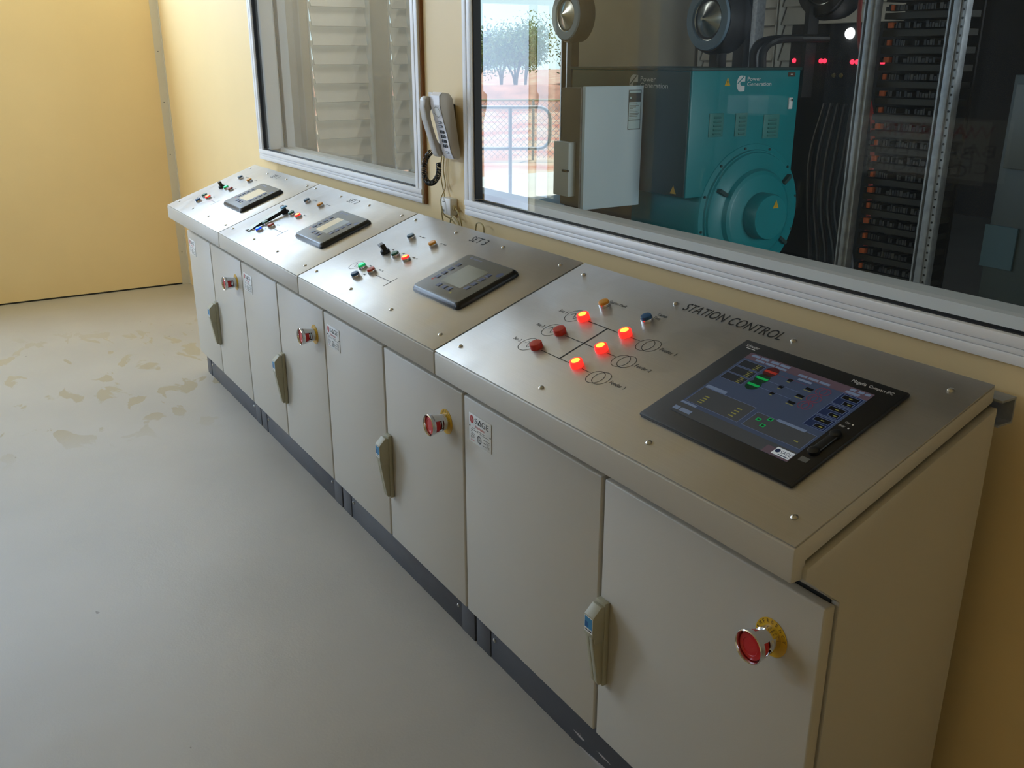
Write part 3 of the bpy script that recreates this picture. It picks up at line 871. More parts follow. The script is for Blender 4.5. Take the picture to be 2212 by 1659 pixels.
# large touch screen
M_scr = {n: mat('screen_' + n, c, 0.18, emit=c, estr=e * 0.42) for n, c, e in (
    ('slate', '#3f4c66', 0.50), ('head', '#5c4c58', 0.50), ('dark', '#2c3038', 0.40), ('mid', '#45494f', 0.42), ('tile', '#6c7c98', 0.6), ('line', '#6678a0', 0.6),
    ('olive', '#8a8a4a', 0.5), ('red', '#a03028', 0.7), ('green', '#10a050', 0.8), ('ringred', '#7a3848', 0.5), ('black', '#14161a', 0.2), ('white', '#c8d0d8', 0.7), ('dkred', '#4a2024', 0.4), ('dkgreen', '#12382a', 0.4), ('navy', '#202c50', 0.5))}
KEYS = list(M_scr.keys()); MI = {k: n for n, k in enumerate(KEYS)}
g = G()
hx0, hx1, hy0, hy1 = 0.7185, 1.116, 0.102, 0.412
g.box(hx0, hx1, hy0, hy1, 0.0, 0.009, bevel=0.0035)
ts = g.build('touch_screen', M_blackm, st, PL @ T(0, 0, 0.0022)); ts['label'] = 'large black touch-screen computer with a blue plant diagram'
sx0, sx1, sy0, sy1 = 0.766, 1.069, 0.144, 0.376
SW, SH = sx1 - sx0, sy1 - sy0
G().rect(sx0, sx1, sy0, sy1, 0.0093).build('screen', M_scr['slate'], ts)
g = G(); ZS = 0.0096
def R(u0, u1, v0, v1, k, dz=0.0):
    g.rect(sx0 + u0 * SW, sx0 + u1 * SW, sy0 + v0 * SH, sy0 + v1 * SH, ZS + dz, MI[k])
def Outl(u0, u1, v0, v1, k, w=0.003, dz=0.0002):
    R(u0, u1, v0, v0 + w, k, dz); R(u0, u1, v1 - w, v1, k, dz); R(u0, u0 + w, v0, v1, k, dz); R(u1 - w, u1, v0, v1, k, dz)
R(0, 1, 0.905, 1.0, 'head')
for a, b, c, d in ((.03, .10, .955, .985), (.09, .17, .915, .94), (.18, .26, .915, .94), (.27, .36, .915, .94), (.11, .18, .955, .985), (.20, .27, .955, .985), (.28, .36, .955, .985),
                   (.46, .53, .918, .945), (.54, .62, .918, .945), (.63, .71, .918, .945), (.83, .93, .915, .945), (.84, .88, .958, .985), (.90, .94, .958, .985), (.95, .985, .958, .985)):
    R(a, b, c, d, 'tile', 0.0001)
R(.49, .60, .865, .895, 'white', 0.0001) if False else R(.49, .60, .868, .893, 'tile', 0.0001)
for k, v in enumerate((0.79, 0.68, 0.575)):
    R(0.02, 0.215, v, v + 0.095, 'dark'); Outl(0.02, 0.215, v, v + 0.095, 'line')
    for q in range(4):
        R(0.15, 0.185, v + 0.012 + q * 0.021, v + 0.020 + q * 0.021, 'olive', 0.0002)
    cu, cv = 0.285, v + 0.055
    g.disc(sx0 + cu * SW, sy0 + cv * SH, 0.0165, ZS + 0.0001, MI['dkred' if k == 0 else 'dkgreen'])
    R(cu - 0.05, cu + 0.05, cv - 0.014, cv + 0.014, 'red' if k == 0 else 'green', 0.0003)
    g.ring(sx0 + 0.705 * SW, sy0 + (cv - 0.01) * SH, 0.0105, 0.0014, ZS + 0.0002, MI['ringred']); g.ring(sx0 + 0.735 * SW, sy0 + (cv - 0.01) * SH, 0.0105, 0.0014, ZS + 0.0002, MI['ringred'])
    R(0.44, 0.475, cv - 0.03, cv + 0.005, 'black', 0.0001); R(0.445, 0.47, cv - 0.044, cv - 0.036, 'olive', 0.0002)
    R(0.60, 0.655, cv - 0.05, cv - 0.02, 'black', 0.0001); R(0.60, 0.66, cv - 0.066, cv - 0.058, 'olive', 0.0002); R(0.335, 0.60, cv - 0.002, cv + 0.001, 'line' if k else 'ringred', 0.0001)
    b0 = 0.755 - k * 0.165
    R(0.83, 0.985, b0, b0 + 0.15, 'navy'); Outl(0.83, 0.985, b0, b0 + 0.15, 'line')
    R(0.855, 0.965, b0 + 0.085, b0 + 0.128, 'black', 0.0003); Outl(0.85, 0.97, b0 + 0.08, b0 + 0.133, 'tile', 0.003, 0.0004); R(0.90, 0.925, b0 + 0.10, b0 + 0.11, 'olive', 0.0005)
    R(0.90, 0.965, b0 + 0.018, b0 + 0.055, 'black', 0.0003); Outl(0.895, 0.97, b0 + 0.013, b0 + 0.06, 'tile', 0.003, 0.0004); R(0.93, 0.955, b0 + 0.03, b0 + 0.04, 'olive', 0.0005)
R(0.015, 0.485, 0.165, 0.395, 'mid'); Outl(0.015, 0.485, 0.165, 0.395, 'line')
R(0.02, 0.20, 0.40, 0.44, 'tile') ; R(0.0, 0.14, 0.13, 0.155, 'tile')
for q in range(4):
    R(0.10, 0.14, 0.20 + q * 0.03, 0.212 + q * 0.03, 'olive', 0.0002); R(0.38, 0.42, 0.20 + q * 0.035, 0.212 + q * 0.035, 'olive', 0.0002)
R(0.52, 0.985, 0.165, 0.36, 'mid'); Outl(0.52, 0.985, 0.165, 0.36, 'line')
R(0.68, 0.90, 0.345, 0.375, 'tile', 0.0002)
for u, v in ((0.565, 0.315), (0.565, 0.225), (0.64, 0.315), (0.61, 0.22)):
    pass
for u, v in ((0.560, 0.270), (0.625, 0.315), (0.625, 0.225)):
    R(u, u + 0.035, v, v + 0.035, 'green', 0.0002); R(u + 0.008, u + 0.027, v + 0.008, v + 0.027, 'dkgreen', 0.0004)
R(0.90, 0.93, 0.22, 0.232, 'olive', 0.0002); R(0.0, 1.0, 0.0, 0.125, 'mid'); R(0.0, 0.05, 0.03, 0.075, 'tile', 0.0002); R(0.06, 0.16, 0.03, 0.075, 'tile', 0.0002)
R(0.80, 1.0, 0.0, 0.085, 'head', 0.0002); R(0.865, 0.995, 0.02, 0.105, 'white', 0.0004)
g.disc(sx0 + 0.888 * SW, sy0 + 0.067 * SH, 0.0052, ZS + 0.0006, MI['navy']); g.text('SAGE', sx0 + 0.91 * SW, sy0 + 0.050 * SH, 0.008, 0.024, ZS + 0.0006, MI['navy'])
R(0.91, 0.985, 0.030, 0.038, 'navy', 0.0006)
tag(g.build('screen_graphics', [M_scr[k] for k in KEYS], ts), kind='stuff')
g = G()
g.text('Schneider', 0.735, 0.390, 0.0085, 0.036, 0.0094); g.rect(0.742, 0.766, 0.3845, 0.3865, 0.0094); g.build('maker_lettering', [M_white], ts)
g = G(); g.text('Magelis', 1.005, 0.390, 0.0085, 0.032, 0.0094); g.text('Compact iPC', 1.043, 0.390, 0.0075, 0.052, 0.0094); g.build('model_lettering', [M_white], ts)
g = G(); g.text('ON', 1.078, 0.283, 0.0045, 0.009, 0.0094); g.text('DISK', 1.074, 0.271, 0.0045, 0.013, 0.0094)
g.disc(1.094, 0.285, 0.0018, 0.0094); g.disc(1.094, 0.273, 0.0018, 0.0094); g.rect(1.079, 1.097, 0.160, 0.172, 0.0094, 1)
tag(g.build('indicator_print', [M_white, M_greyprint], ts), kind='stuff')
g = G(); g.box(1.080, 1.098, 0.184, 0.252, 0.0088, 0.0145, bevel=0.003); g.lathe([(0.0105, 0.0088), (0.0105, 0.0155), (0.008, 0.0165), (0, 0.0165)], 18, M=T(1.089, 0.246, 0)); g.lathe([(0.0105, 0.0088), (0.0105, 0.0155), (0.008, 0.0165), (0, 0.0165)], 18, M=T(1.089, 0.190, 0))
g.build('port_cover', M_black, ts)

# lanyard strip lying over the SET 2 plate, from its selector to its front buttons
PW = T(XS[1], 0, 0) @ PL
ln = thing('lanyard', 'pale blue and black lanyard strip lying across the SET 2 console top', 'lanyard', (PW @ Vector((0.20, 0.17, 0.0)))[:])
LM = T(*(-Vector(ln.location))) @ PW
g = G()
pts = [(0.212, 0.262, 0.030), (0.210, 0.235, 0.026), (0.209, 0.19, 0.022), (0.208, 0.14, 0.019), (0.207, 0.105, 0.013), (0.203, 0.082, 0.008)]
M_lany = mat('pale_strap', '#eaf2ee', 0.5); M_lblue = mat('blue_tag', '#3a86b0', 0.45)
for (a, b) in zip(pts[:-1], pts[1:]):
    g._faces([(a[0] - .026, a[1], a[2]), (a[0] + .004, a[1], a[2] - .003), (b[0] + .004, b[1], b[2] - .003), (b[0] - .026, b[1], b[2])], [(0, 1, 2, 3)], 0, LM)
    g._faces([(a[0] + .004, a[1], a[2] - .003), (a[0] + .001, a[1], max(0.0035, a[2] - .018)), (b[0] + .001, b[1], max(0.0035, b[2] - .018)), (b[0] + .004, b[1], b[2] - .003)], [(0, 1, 2, 3)], 1, LM)
g.build('strap', [M_lany, M_black], ln)
g = G(); g.box(-0.014, 0.010, -0.014, 0.014, 0.0, 0.004, bevel=0.001, M=LM @ T(0.208, 0.262, 0.029)); g.build('clip', M_lblue, ln)
g = G(); g.prism([(-0.03, 0.0), (0.004, 0.0), (0.000, 0.006), (-0.02, 0.004)], 'y', -0.006, 0.006, M=LM @ T(0.195, 0.085, 0.0028)); g.build('strap_end', M_black, ln)

# ------------------------------------------------------------------ wall telephone, socket, cables
ph = thing('wall_telephone', 'pale grey push-button wall telephone between the two windows', 'telephone', (4.350, -0.022, 1.431))
ph.rotation_euler = (math.radians(8.0), 0, 0); ph.scale = (0.80, 1, 1.05)     # leans off the wall at the top
PHI = (T(4.350, -0.022, 1.431) @ Matrix.Rotation(math.radians(8.0), 4, 'X') @ Matrix.Diagonal((0.80, 1, 1.05, 1))).inverted()
G().box(4.295, 4.365, -0.034, -0.0006, 1.37, 1.50, bevel=0.003, M=PHI).build('wall_plate', M_black, ph)
def L3(x, y, z):
    return (x - 4.32, y, z - 1.425)
g = G()   # back shell, wedge that leans off the wall
g.prism([(-0.003, 1.512), (-0.014, 1.530), (-0.040, 1.537), (-0.052, 1.528), (-0.056, 1.500), (-0.050, 1.450), (-0.043, 1.400), (-0.038, 1.345), (-0.030, 1.322), (-0.012, 1.316), (-0.003, 1.330)], 'x', 4.318, 4.402, M=T(-4.32, 0, -1.425), bevel=0.004)
g.prism([(-0.003, 1.510), (-0.014, 1.530), (-0.034, 1.535), (-0.038, 1.500), (-0.026, 1.450), (-0.022, 1.380), (-0.026, 1.340), (-0.012, 1.318), (-0.003, 1.330)], 'x', 4.252, 4.320, M=T(-4.32, 0, -1.425), bevel=0.004)
g.build('body', M_phone_side, ph)
g = G()   # pale front fascia over the keypad column
fas = [(-0.0405, 1.5375), (-0.0535, 1.5285), (-0.0578, 1.500), (-0.0518, 1.450), (-0.0448, 1.400), (-0.0398, 1.345), (-0.0312, 1.3205)]
cols = (4.319, 4.400)
for a, b in zip(fas[:-1], fas[1:]):
    g._faces([L3(cols[0], a[0], a[1]), L3(cols[1], a[0], a[1]), L3(cols[1], b[0], b[1]), L3(cols[0], b[0], b[1])], [(3, 2, 1, 0)], 0, ID)
fascia = g.build('fascia', M_grey_lt, ph)
def FM(x, z):
    """frame on the sloping fascia at height z"""
    for a, b in zip(fas[:-1], fas[1:]):
        if b[1] <= z <= a[1]:
            k = (a[1] - z) / (a[1] - b[1]); y = a[0] + (b[0] - a[0]) * k
            d = Vector((0, a[0] - b[0], a[1] - b[1])).normalized()
            return frame(L3(x, y - 0.0006, z), (1, 0, 0), d, Vector((1, 0, 0)).cross(d))
g = G(); Fm = FM(4.366, 1.477); g.disc(0, 0, 0.033, 0.0004, 0, ry=0.022, M=Fm)
for k in range(22):
    a = 2 * PI * k / 22; g.rect(-0.0018, 0.0018, -0.0014, 0.0014, 0.0008, 1, M=Fm @ T(0.026 * math.cos(a), 0.0165 * math.sin(a), 0))
tag(g.build('dial_card', [M_white, M_print], ph), kind='stuff')
for z in (1.443, 1.430):
    b = G().lathe([(0.022, 0.0), (0.022, 0.0015), (0, 0.0018)], 20, M=FM(4.362, z) @ Matrix.Diagonal((1, 0.22, 1, 1))).build('memory_key_strip', M_key, ph)
    for k in range(4):
        G().box(-0.0022, 0.0022, -0.0026, 0.0026, 0.0016, 0.0026, M=FM(4.350 + k * 0.008, z)).build('memory_key', M_grey_lt, b)
for r_ in range(4):
    for c_ in range(3):
        G().lathe([(0.0058, 0.0), (0.0055, 0.002), (0.003, 0.003), (0, 0.003)], 14, M=FM(4.350 + c_ * 0.0140, 1.412 - r_ * 0.0155)).build('keypad_button', M_key, ph)
g = G(); g.disc(0, 0, 0.017, 0.0005, 0, ry=0.0052, M=FM(4.366, 1.343)); g.disc(0, 0, 0.0145, 0.0009, 1, ry=0.0036, M=FM(4.366, 1.343)); g.build('redial_key', [M_key, M_grey_lt], ph)
# handset
g = G()
hp = [(1.522, -0.046), (1.527, -0.060), (1.520, -0.073), (1.495, -0.080), (1.455, -0.078), (1.410, -0.070), (1.370, -0.063), (1.340, -0.058), (1.325, -0.050), (1.328, -0.034), (1.345, -0.026), (1.362, -0.032), (1.375, -0.046), (1.410, -0.054), (1.455, -0.060), (1.478, -0.058), (1.492, -0.044), (1.506, -0.036)]
g.prism([(y, z) for z, y in hp], 'x', 4.258, 4.312, M=T(-4.32, 0, -1.425), bevel=0.006)
g.build('handset', M_phone_side, ph)
# coiled cord hanging from the handset
ctrl = [(4.292, -0.062, 1.338), (4.250, -0.06, 1.315), (4.226, -0.06, 1.280), (4.228, -0.06, 1.245), (4.255, -0.06, 1.224), (4.290, -0.058, 1.228), (4.320, -0.056, 1.250), (4.330, -0.055, 1.275), (4.320, -0.05, 1.300)]
def spline(ps, n):
    out = []
    ps = [Vector(p) for p in ps]; q = [2 * ps[0] - ps[1]] + ps + [2 * ps[-1] - ps[-2]]
    for k in range(1, len(q) - 2):
        for j in range(n):
            t = j / n; a, b, c, d = q[k - 1], q[k], q[k + 1], q[k + 2]
            out.append(0.5 * ((2 * b) + (c - a) * t + (2 * a - 5 * b + 4 * c - d) * t * t + (3 * b - a - 3 * c + d) * t ** 3))
    out.append(ps[-1]); return out
cl = spline(ctrl, 72); helix = []
for k, p in enumerate(cl):
    t = (cl[min(k + 1, len(cl) - 1)] - cl[max(k - 1, 0)]).normalized(); a = Vector((0, 1, 0)); b = t.cross(a).normalized(); ang = k * 2 * PI / 15
    helix.append(p + (a * math.cos(ang) + b * math.sin(ang)) * 0.0085)
G().tube(helix, 0.0019, 5, M=PHI).build('handset_cord', M_black, ph)['label'] = 'black coiled handset cord'

so = thing('phone_socket', 'small white telephone socket box on the wall above the console backs', 'socket', (4.33, 0, 1.145))
G().box(-0.034, 0.034, -0.030, -0.0003, -0.030, 0.030, bevel=0.003).build('box', M_white, so)
G().box(0.034, 0.046, -0.022, -0.010, -0.010, 0.006, bevel=0.001).build('plug', M_beige, so)
g = G(); g.rect(-0.026, -0.012, -0.020, -0.012, 0, 0, M=FRONT(0, -0.0306, 0)); g.rect(-0.024, 0.0, 0.014, 0.017, 0, 0, M=FRONT(0, -0.0306, 0)); g.build('socket_print', M_greyprint, so)
cabs = [([(4.275, -0.012, 1.318), (4.262, -0.012, 1.27), (4.268, -0.012, 1.225), (4.285, -0.012, 1.185), (4.300, -0.02, 1.16), (4.302, -0.032, 1.13), (4.306, -0.03, 1.09), (4.320, -0.02, 1.05)], 'thin beige cable running from the telephone down past the socket box'),
        ([(4.288, -0.010, 1.318), (4.280, -0.010, 1.27), (4.292, -0.010, 1.21), (4.308, -0.038, 1.168), (4.325, -0.038, 1.12), (4.350, -0.02, 1.10), (4.380, -0.02, 1.085), (4.40, -0.02, 1.06)], 'second thin cable under the telephone, crossing the front of the socket'),
        ([(4.375, -0.016, 1.143), (4.395, -0.018, 1.135), (4.415, -0.02, 1.118), (4.428, -0.02, 1.09), (4.433, -0.02, 1.05)], 'beige cable leaving the socket plug and dropping behind the consoles'),
        ([(4.36, -0.03, 1.09), (4.37, -0.03, 1.112), (4.395, -0.03, 1.116), (4.42, -0.03, 1.104), (4.43, -0.03, 1.08), (4.40, -0.03, 1.07)], 'small loop of beige cable showing above the console edge below the socket'),
        ([(4.545, -0.03, 1.085), (4.553, -0.03, 1.114), (4.58, -0.03, 1.120), (4.60, -0.03, 1.108), (4.602, -0.03, 1.08)], 'curl of beige cable poking up behind SET 3, right of the socket')]
for p, lab in cabs:
    tag(G().tube(spline(p, 8), 0.0024, 6).build('phone_cable', M_beige), lab, 'cable', 'telephone cables on the wall')

# ------------------------------------------------------------------ warning signs on the wall behind (seen in the glass)
YC = -3.58
sb = thing('switchboard', 'long dark grey switchboard along the wall behind, seen only mirrored in the window glass', 'switchboard', (3.9, YF, 0))
M_board = mat('switchboard_grey', '#3e4144', 0.55)
for k in range(4):
    x = 0.95 + k * 0.98
    G().box(x - 3.9, x + 0.972 - 3.9, 0.001, YC - YF - 0.02, 0.0, 2.15, bevel=0.004).build('cubicle', M_board, sb)
    dr = G().box(x + 0.012 - 3.9, x + 0.96 - 3.9, YC - YF - 0.02, YC - YF, 0.12, 2.13, bevel=0.004).build('door', M_board, sb)
    G().box(x + 0.88 - 3.9, x + 0.91 - 3.9, YC - YF, YC - YF + 0.03, 0.66, 0.84, bevel=0.004).build('handle', M_handle, dr)
sg = thing('warning_sign', 'white sign lettered WARNING BATTERIES CHARGING, seen mirrored in the large window', 'sign', (3.655, YC, 1.13))
G().box(-0.49, 0.49, 0.0004, 0.006, -0.18, 0.18, bevel=0.001).build('sign_plate', M_white, sg)
g = G(); Bm = BACK(0, 0.0066, 0)
g.text('WARNING', 0, 0.068, 0.074, 0.77, 0, 0, Bm, 'C'); g.text('BATTERIES', 0, -0.037, 0.072, 0.82, 0, 1, Bm, 'C'); g.text('CHARGING', 0, -0.139, 0.072, 0.77, 0, 1, Bm, 'C')
g.build('sign_lettering', [M_redprint, M_print], sg)
sg2 = thing('notice_placard', 'small white notice on the wall behind, faintly mirrored over the teal generator', 'sign', (2.244, YC, 1.33))
G().box(-0.20, 0.20, 0.0004, 0.005, -0.068, 0.068, bevel=0.001).build('sign_plate', M_white, sg2)

# ------------------------------------------------------------------ generator hall
HX0, HX1, HY1, HZ = -2.5, 12.0, 8.2, 4.6
struct('hall_floor', G().box(HX0 - 0.1, HX1, WT + 0.001, HY1, -0.12, 0.0), M_hallfloor)
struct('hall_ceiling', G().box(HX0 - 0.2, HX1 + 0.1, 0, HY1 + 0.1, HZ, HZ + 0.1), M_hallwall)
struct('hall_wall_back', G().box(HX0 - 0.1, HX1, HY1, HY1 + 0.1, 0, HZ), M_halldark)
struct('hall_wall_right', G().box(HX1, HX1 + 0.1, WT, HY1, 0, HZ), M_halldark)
g = G()   # control-room side above and beside the room
g.box(HX0 - 0.1, -0.121, WT - 0.06, WT, 0, HZ); g.box(-0.121, HX1, WT - 0.06, WT, ZC + 0.121, HZ)
struct('hall_wall_front', g, M_hallpale)
A0, A1, B0, B1, O0, O1 = 2.02, 2.715, 2.93, 3.20, 3.62, 5.30    # louver banks and the roller-door opening along the left wall
g = G()
for a, b in ((WT, A0), (A1, B0), (B1, O0), (O1, HY1)):
    g.box(HX0 - 0.1, HX0, a, b, 0, HZ)
for a, b in ((A0, A1), (B0, B1)):
    g.box(HX0 - 0.1, HX0, a, b, 0, 0.42); g.box(HX0 - 0.1, HX0, a, b, 3.2, HZ)
g.box(HX0 - 0.1, HX0, O0, O1, 3.0, HZ)
struct('hall_wall_left', g, M_hallpale)
struct('trim_2', G().box(HX0 - 0.12, HX0 + 0.03, O1, O1 + 0.05, 0, 3.0), M_alu)
struct('trim_3', G().box(HX0, HX0 + 0.02, 1.62, 1.66, 0, 3.2), M_hallwall)


def louver_bank(label, M, width, z0, n, step):
    lb = thing('louver_bank', label, 'louver', (0, 0, 0), group='louver banks in the generator hall walls'); lb.matrix_world = M
    def blade():
        g = G(); g.prism([(0.0, -0.07), (0.016, -0.065), (-0.07, step * 0.9), (-0.086, step * 0.9)], 'x', 0.048, width - 0.040); return g.mesh('blade', M_louver)
    bl = blade()
    for k in range(n):
        link('blade', bl, lb, T(0, -0.0, z0 + k * step))
    for x in (0.0, width - 0.012):
        G().box(x, x + 0.012, -0.10, 0.03, z0 - 0.1, z0 + n * step).build('louver_frame', M_louver, lb)
    for side, xa, xb in ((0, 0.012, 0.050), (1, width - 0.042, width - 0.012)):
        g = G()   # back strip behind the blade ends, with one small hole per blade
        for k in range(-1, n):
            z = z0 + k * step
            hx = (xa + xb) / 2; hw = 0.006 if side == 0 else 0.004
            g.box(xa, xb, -0.088, -0.085, z + 0.030, z + step)
            g.box(xa, hx - hw, -0.088, -0.085, z, z + 0.030); g.box(hx + hw, xb, -0.088, -0.085, z, z + 0.030)
        tag(g.build('blade_end_strip', M_louver, lb), kind='stuff')
    return lb


# local x runs along the wall, local y points out into the hall
louver_bank('left bank of pale louver blades seen through the small window', frame((HX0, A0, 0), (0, 1, 0), (1, 0, 0), (0, 0, 1)), A1 - A0, 0.52, 14, 0.190)
louver_bank('narrow louver bank at the right edge of the small window view', frame((HX0, B0, 0), (0, 1, 0), (1, 0, 0), (0, 0, 1)), B1 - B0, 0.52, 14, 0.190)
louver_bank('grey louver bank on the far hall wall above the teal generator', frame((-2.42, 7.4, 0), (1, 0, 0), (0, -1, 0), (0, 0, 1)), 1.33, 0.5, 14, 0.20)
louver_bank('grey louver bank on the far hall wall right of the bright post', frame((-1.06, 7.4, 0), (1, 0, 0), (0, -1, 0), (0, 0, 1)), 1.9, 0.5, 14, 0.20)
tag(G().box(-0.86, -0.79, 6.72, 6.86, 0, 3.6, bevel=0.004).build('steel_post', M_galv), 'bright galvanised post between two louver banks above the teal generator', 'post')
tag(G().box(-1.10, -0.93, 6.70, 6.85, 0, 3.6, bevel=0.004).build('hall_column', M_halldark), 'dark steel column left of the bright post', 'post')

# teal generator (SET 3) with its control box, end bell and air cleaners
def disc_filter(parent, x, y, z, r, mats, W=ID):
    Mx = W @ frame((x, y, z), (1, 0, 0), (0, 0, 1), (0, -1, 0))
    b = G().lathe([(0.0, -0.17), (r * 1.06, -0.17), (r * 1.10, -0.05), (r * 1.02, 0.0), (0.0, 0.0)], 40, M=Mx).build('air_cleaner', mats[0], parent)
    G().lathe([(r * 0.97, 0.001), (r * 0.95, 0.02), (r * 0.68, 0.022), (r * 0.66, 0.004)], 40, M=Mx).build('cover_ring', mats[1], b)
    G().lathe([(r * 0.66, 0.004), (r * 0.60, -0.005), (r * 0.10, 0.05), (r * 0.05, 0.065), (0, 0.065)], 40, M=Mx).build('cover_cone', mats[2], b)
    return b
M_ringblue = mat('blue_grey_ring', '#6c8494', 0.5); M_cone = mat('spun_aluminium_cone', (0.55, 0.58, 0.55), 0.25, 1.0)
M_filterdk = mat('black_air_cleaner', '#141416', 0.6)


def power_logo(g, M, s, mi=0):
    """C-shaped emblem with the words to its right; s = emblem height"""
    w = s * 0.73; n = 14
    out = [(w, s * 0.97), (w * 0.45, s)] + [(w * 0.5 - w * 0.5 * math.sin(PI * k / n), s / 2 + s * 0.5 * math.cos(PI * k / n)) for k in range(1, n)] + [(w * 0.45, 0), (w, 0.02 * s)]
    inn = [(w, s * 0.36), (w * 0.62, s * 0.36), (w * 0.46, s * 0.42), (w * 0.42, s * 0.50), (w * 0.46, s * 0.58), (w * 0.62, s * 0.62), (w, s * 0.62)]
    k1 = len(out) // 2
    g.poly([(x, y, 0) for x, y in out[:k1 + 1]] + [(x, y, 0) for x, y in inn[3:][::1]][:0] + [(w * 0.42, s * 0.50, 0), (w * 0.46, s * 0.58, 0), (w * 0.62, s * 0.62, 0), (w, s * 0.62, 0)], mi, M)
    g.poly([(x, y, 0) for x, y in out[k1:]] + [(w, s * 0.36, 0), (w * 0.62, s * 0.36, 0), (w * 0.46, s * 0.42, 0), (w * 0.42, s * 0.50, 0)], mi, M)
    g.line((w * 0.10, s * 0.50), (w * 0.86, s * 0.95), s * 0.07, 0.0006, 1, M)
    g.text('Power', w * 1.30, s * 0.66, s * 0.25, s * 1.25, 0.0004, mi, M)
    g.text('Generation', w * 1.30, s * 0.34, s * 0.25, s * 2.25, 0.0004, mi, M)


# the set lies along x: its end bell and control box face +x; shapes below use (world y, depth behind the face, z)
gen = thing('generator_set', 'teal generator with a large round end bell behind the large window', 'generator', (2.70, 3.108, 0), PI / 2)
GW = (T(2.70, 3.108, 0) @ Matrix.Rotation(PI / 2, 4, 'Z')).inverted()      # for shapes given in world coordinates
def GM():
    return T(-3.108, 0, 0)
AX = GM() @ frame((3.21, -0.005, 0.635), (1, 0, 0), (0, 0, 1), (0, -1, 0))
G().box(2.66, 3.60, 0.06, 1.40, 0.0, 0.22, bevel=0.01, M=GM()).build('skid', M_teal, gen)
G().box(2.616, 3.600, 0.0, 1.30, 0.78, 1.580, bevel=0.008, M=GM()).build('control_box', M_teal, gen)
G().box(2.602, 3.616, -0.012, 1.32, 1.578, 1.596, bevel=0.003, M=GM()).build('box_lid', M_dteal, gen)
G().lathe([(0.44, -1.25), (0.490, -1.20), (0.490, -0.03), (0.470, 0.0), (0.435, 0.005), (0.43, 0.02), (0.33, 0.022)], 56, M=AX).build('alternator_frame', M_teal, gen)
eb = G().lathe([(0.425, 0.015), (0.415, 0.035), (0.33, 0.045), (0.312, 0.055), (0.298, 0.085), (0.28, 0.095), (0.27, 0.10), (0.0, 0.10)], 56, M=AX).build('end_bell', M_teal, gen)
G().lathe([(0.158, 0.09), (0.156, 0.19), (0.148, 0.205), (0.0, 0.208)], 40, M=AX).build('bearing_cap', M_teal, eb)
for a in (152, 38, 215, 325):
    G().box(0.32, 0.40, -0.012, 0.012, 0.04, 0.075, M=AX @ Matrix.Rotation(math.radians(a), 4, 'Z')).build('lifting_lug', M_dteal, eb)
for k in range(12):
    a = 2 * PI * k / 12 + 0.2
    G().lathe([(0.009, 0), (0.009, 0.008), (0, 0.008)], 8, M=AX @ T(0.452 * math.cos(a), 0.452 * math.sin(a), 0.003)).build('frame_bolt', M_dteal, gen)
M_mirrorplate = mat('mirrored_plate_sage', '#3f8580', 0.5)  # sage plates model faint window reflections as solid parts on the face
for vc, vw, vz, vh in ((2.845, 0.125, 1.24, 0.15), (3.070, 0.107, 1.235, 0.15), (3.355, 0.150, 1.215, 0.158)):
    v = G().box(vc - vw / 2, vc + vw / 2, -0.006, 0.0, vz - vh / 2, vz + vh / 2, bevel=0.002, M=GM()).build('mirrored_plate', M_mirrorplate, gen)
    for k in range(5):
        zz = vz - vh / 2 + 0.012 + k * 0.026
        G().prism([(-0.006, zz), (-0.015, zz + 0.004), (-0.006, zz + 0.014)], 'x', vc - vw * 0.22, vc + vw * 0.30, M=GM()).build('mirrored_plate_ridge', M_mirrorplate, v)
g = G(); power_logo(g, GM() @ FRONT(3.005, -0.0015, 1.447), 0.100); g.build('logo_lettering', [M_white, M_teal], gen)
g = G(); Fm = GM() @ FRONT(2.897, -0.0015, 1.485)
g.poly([(0, 0, 0), (0.05, 0, 0), (0.025, 0.052, 0)], 0, Fm); g.poly([(0.026, 0.040, .0006), (0.018, 0.022, .0006), (0.024, 0.022, .0006), (0.022, 0.008, .0006), (0.033, 0.027, .0006), (0.026, 0.027, .0006)], 1, Fm)
g.build('hazard_label', [M_yellow, M_print], gen)
g = G(); Fm = AX @ T(0.008, 0.060, 0.2086)
g.poly([(0, 0, 0), (0.055, 0, 0), (0.0275, 0.055, 0)], 0, Fm); g.line((0.0275, 0.038), (0.0275, 0.020), 0.005, .0006, 1, Fm); g.disc(0.0275, 0.012, 0.003, .0006, 1, Fm)
g.build('hazard_label', [M_yellow, M_print], gen)
la = G().box(3.500, 3.536, -0.014, -0.0005, 1.325, 1.400, bevel=0.003, M=GM()).build('latch', M_white, gen)
G().lathe([(0.009, 0), (0.009, 0.01), (0, 0.01)], 12, M=GM() @ FRONT(3.518, -0.014, 1.385)).build('latch_knob', M_steel, la)
g = G(); Fm = GM() @ FRONT(3.478, -0.0015, 1.536); g.rect(0, 0.070, 0, 0.030, 0, 0, Fm); g.rect(0.025, 0.047, 0.012, 0.019, 0.0006, 1, Fm); g.build('rating_plate', [mat('brown_plate', '#4a3422', 0.5), M_white], gen)
G().box(2.606, 2.6158, 0.012, 1.29, 0.785, 1.574, bevel=0.002, M=GM()).build('side_panel', M_dteal, gen)  # dark sheet paints shade onto the teal side
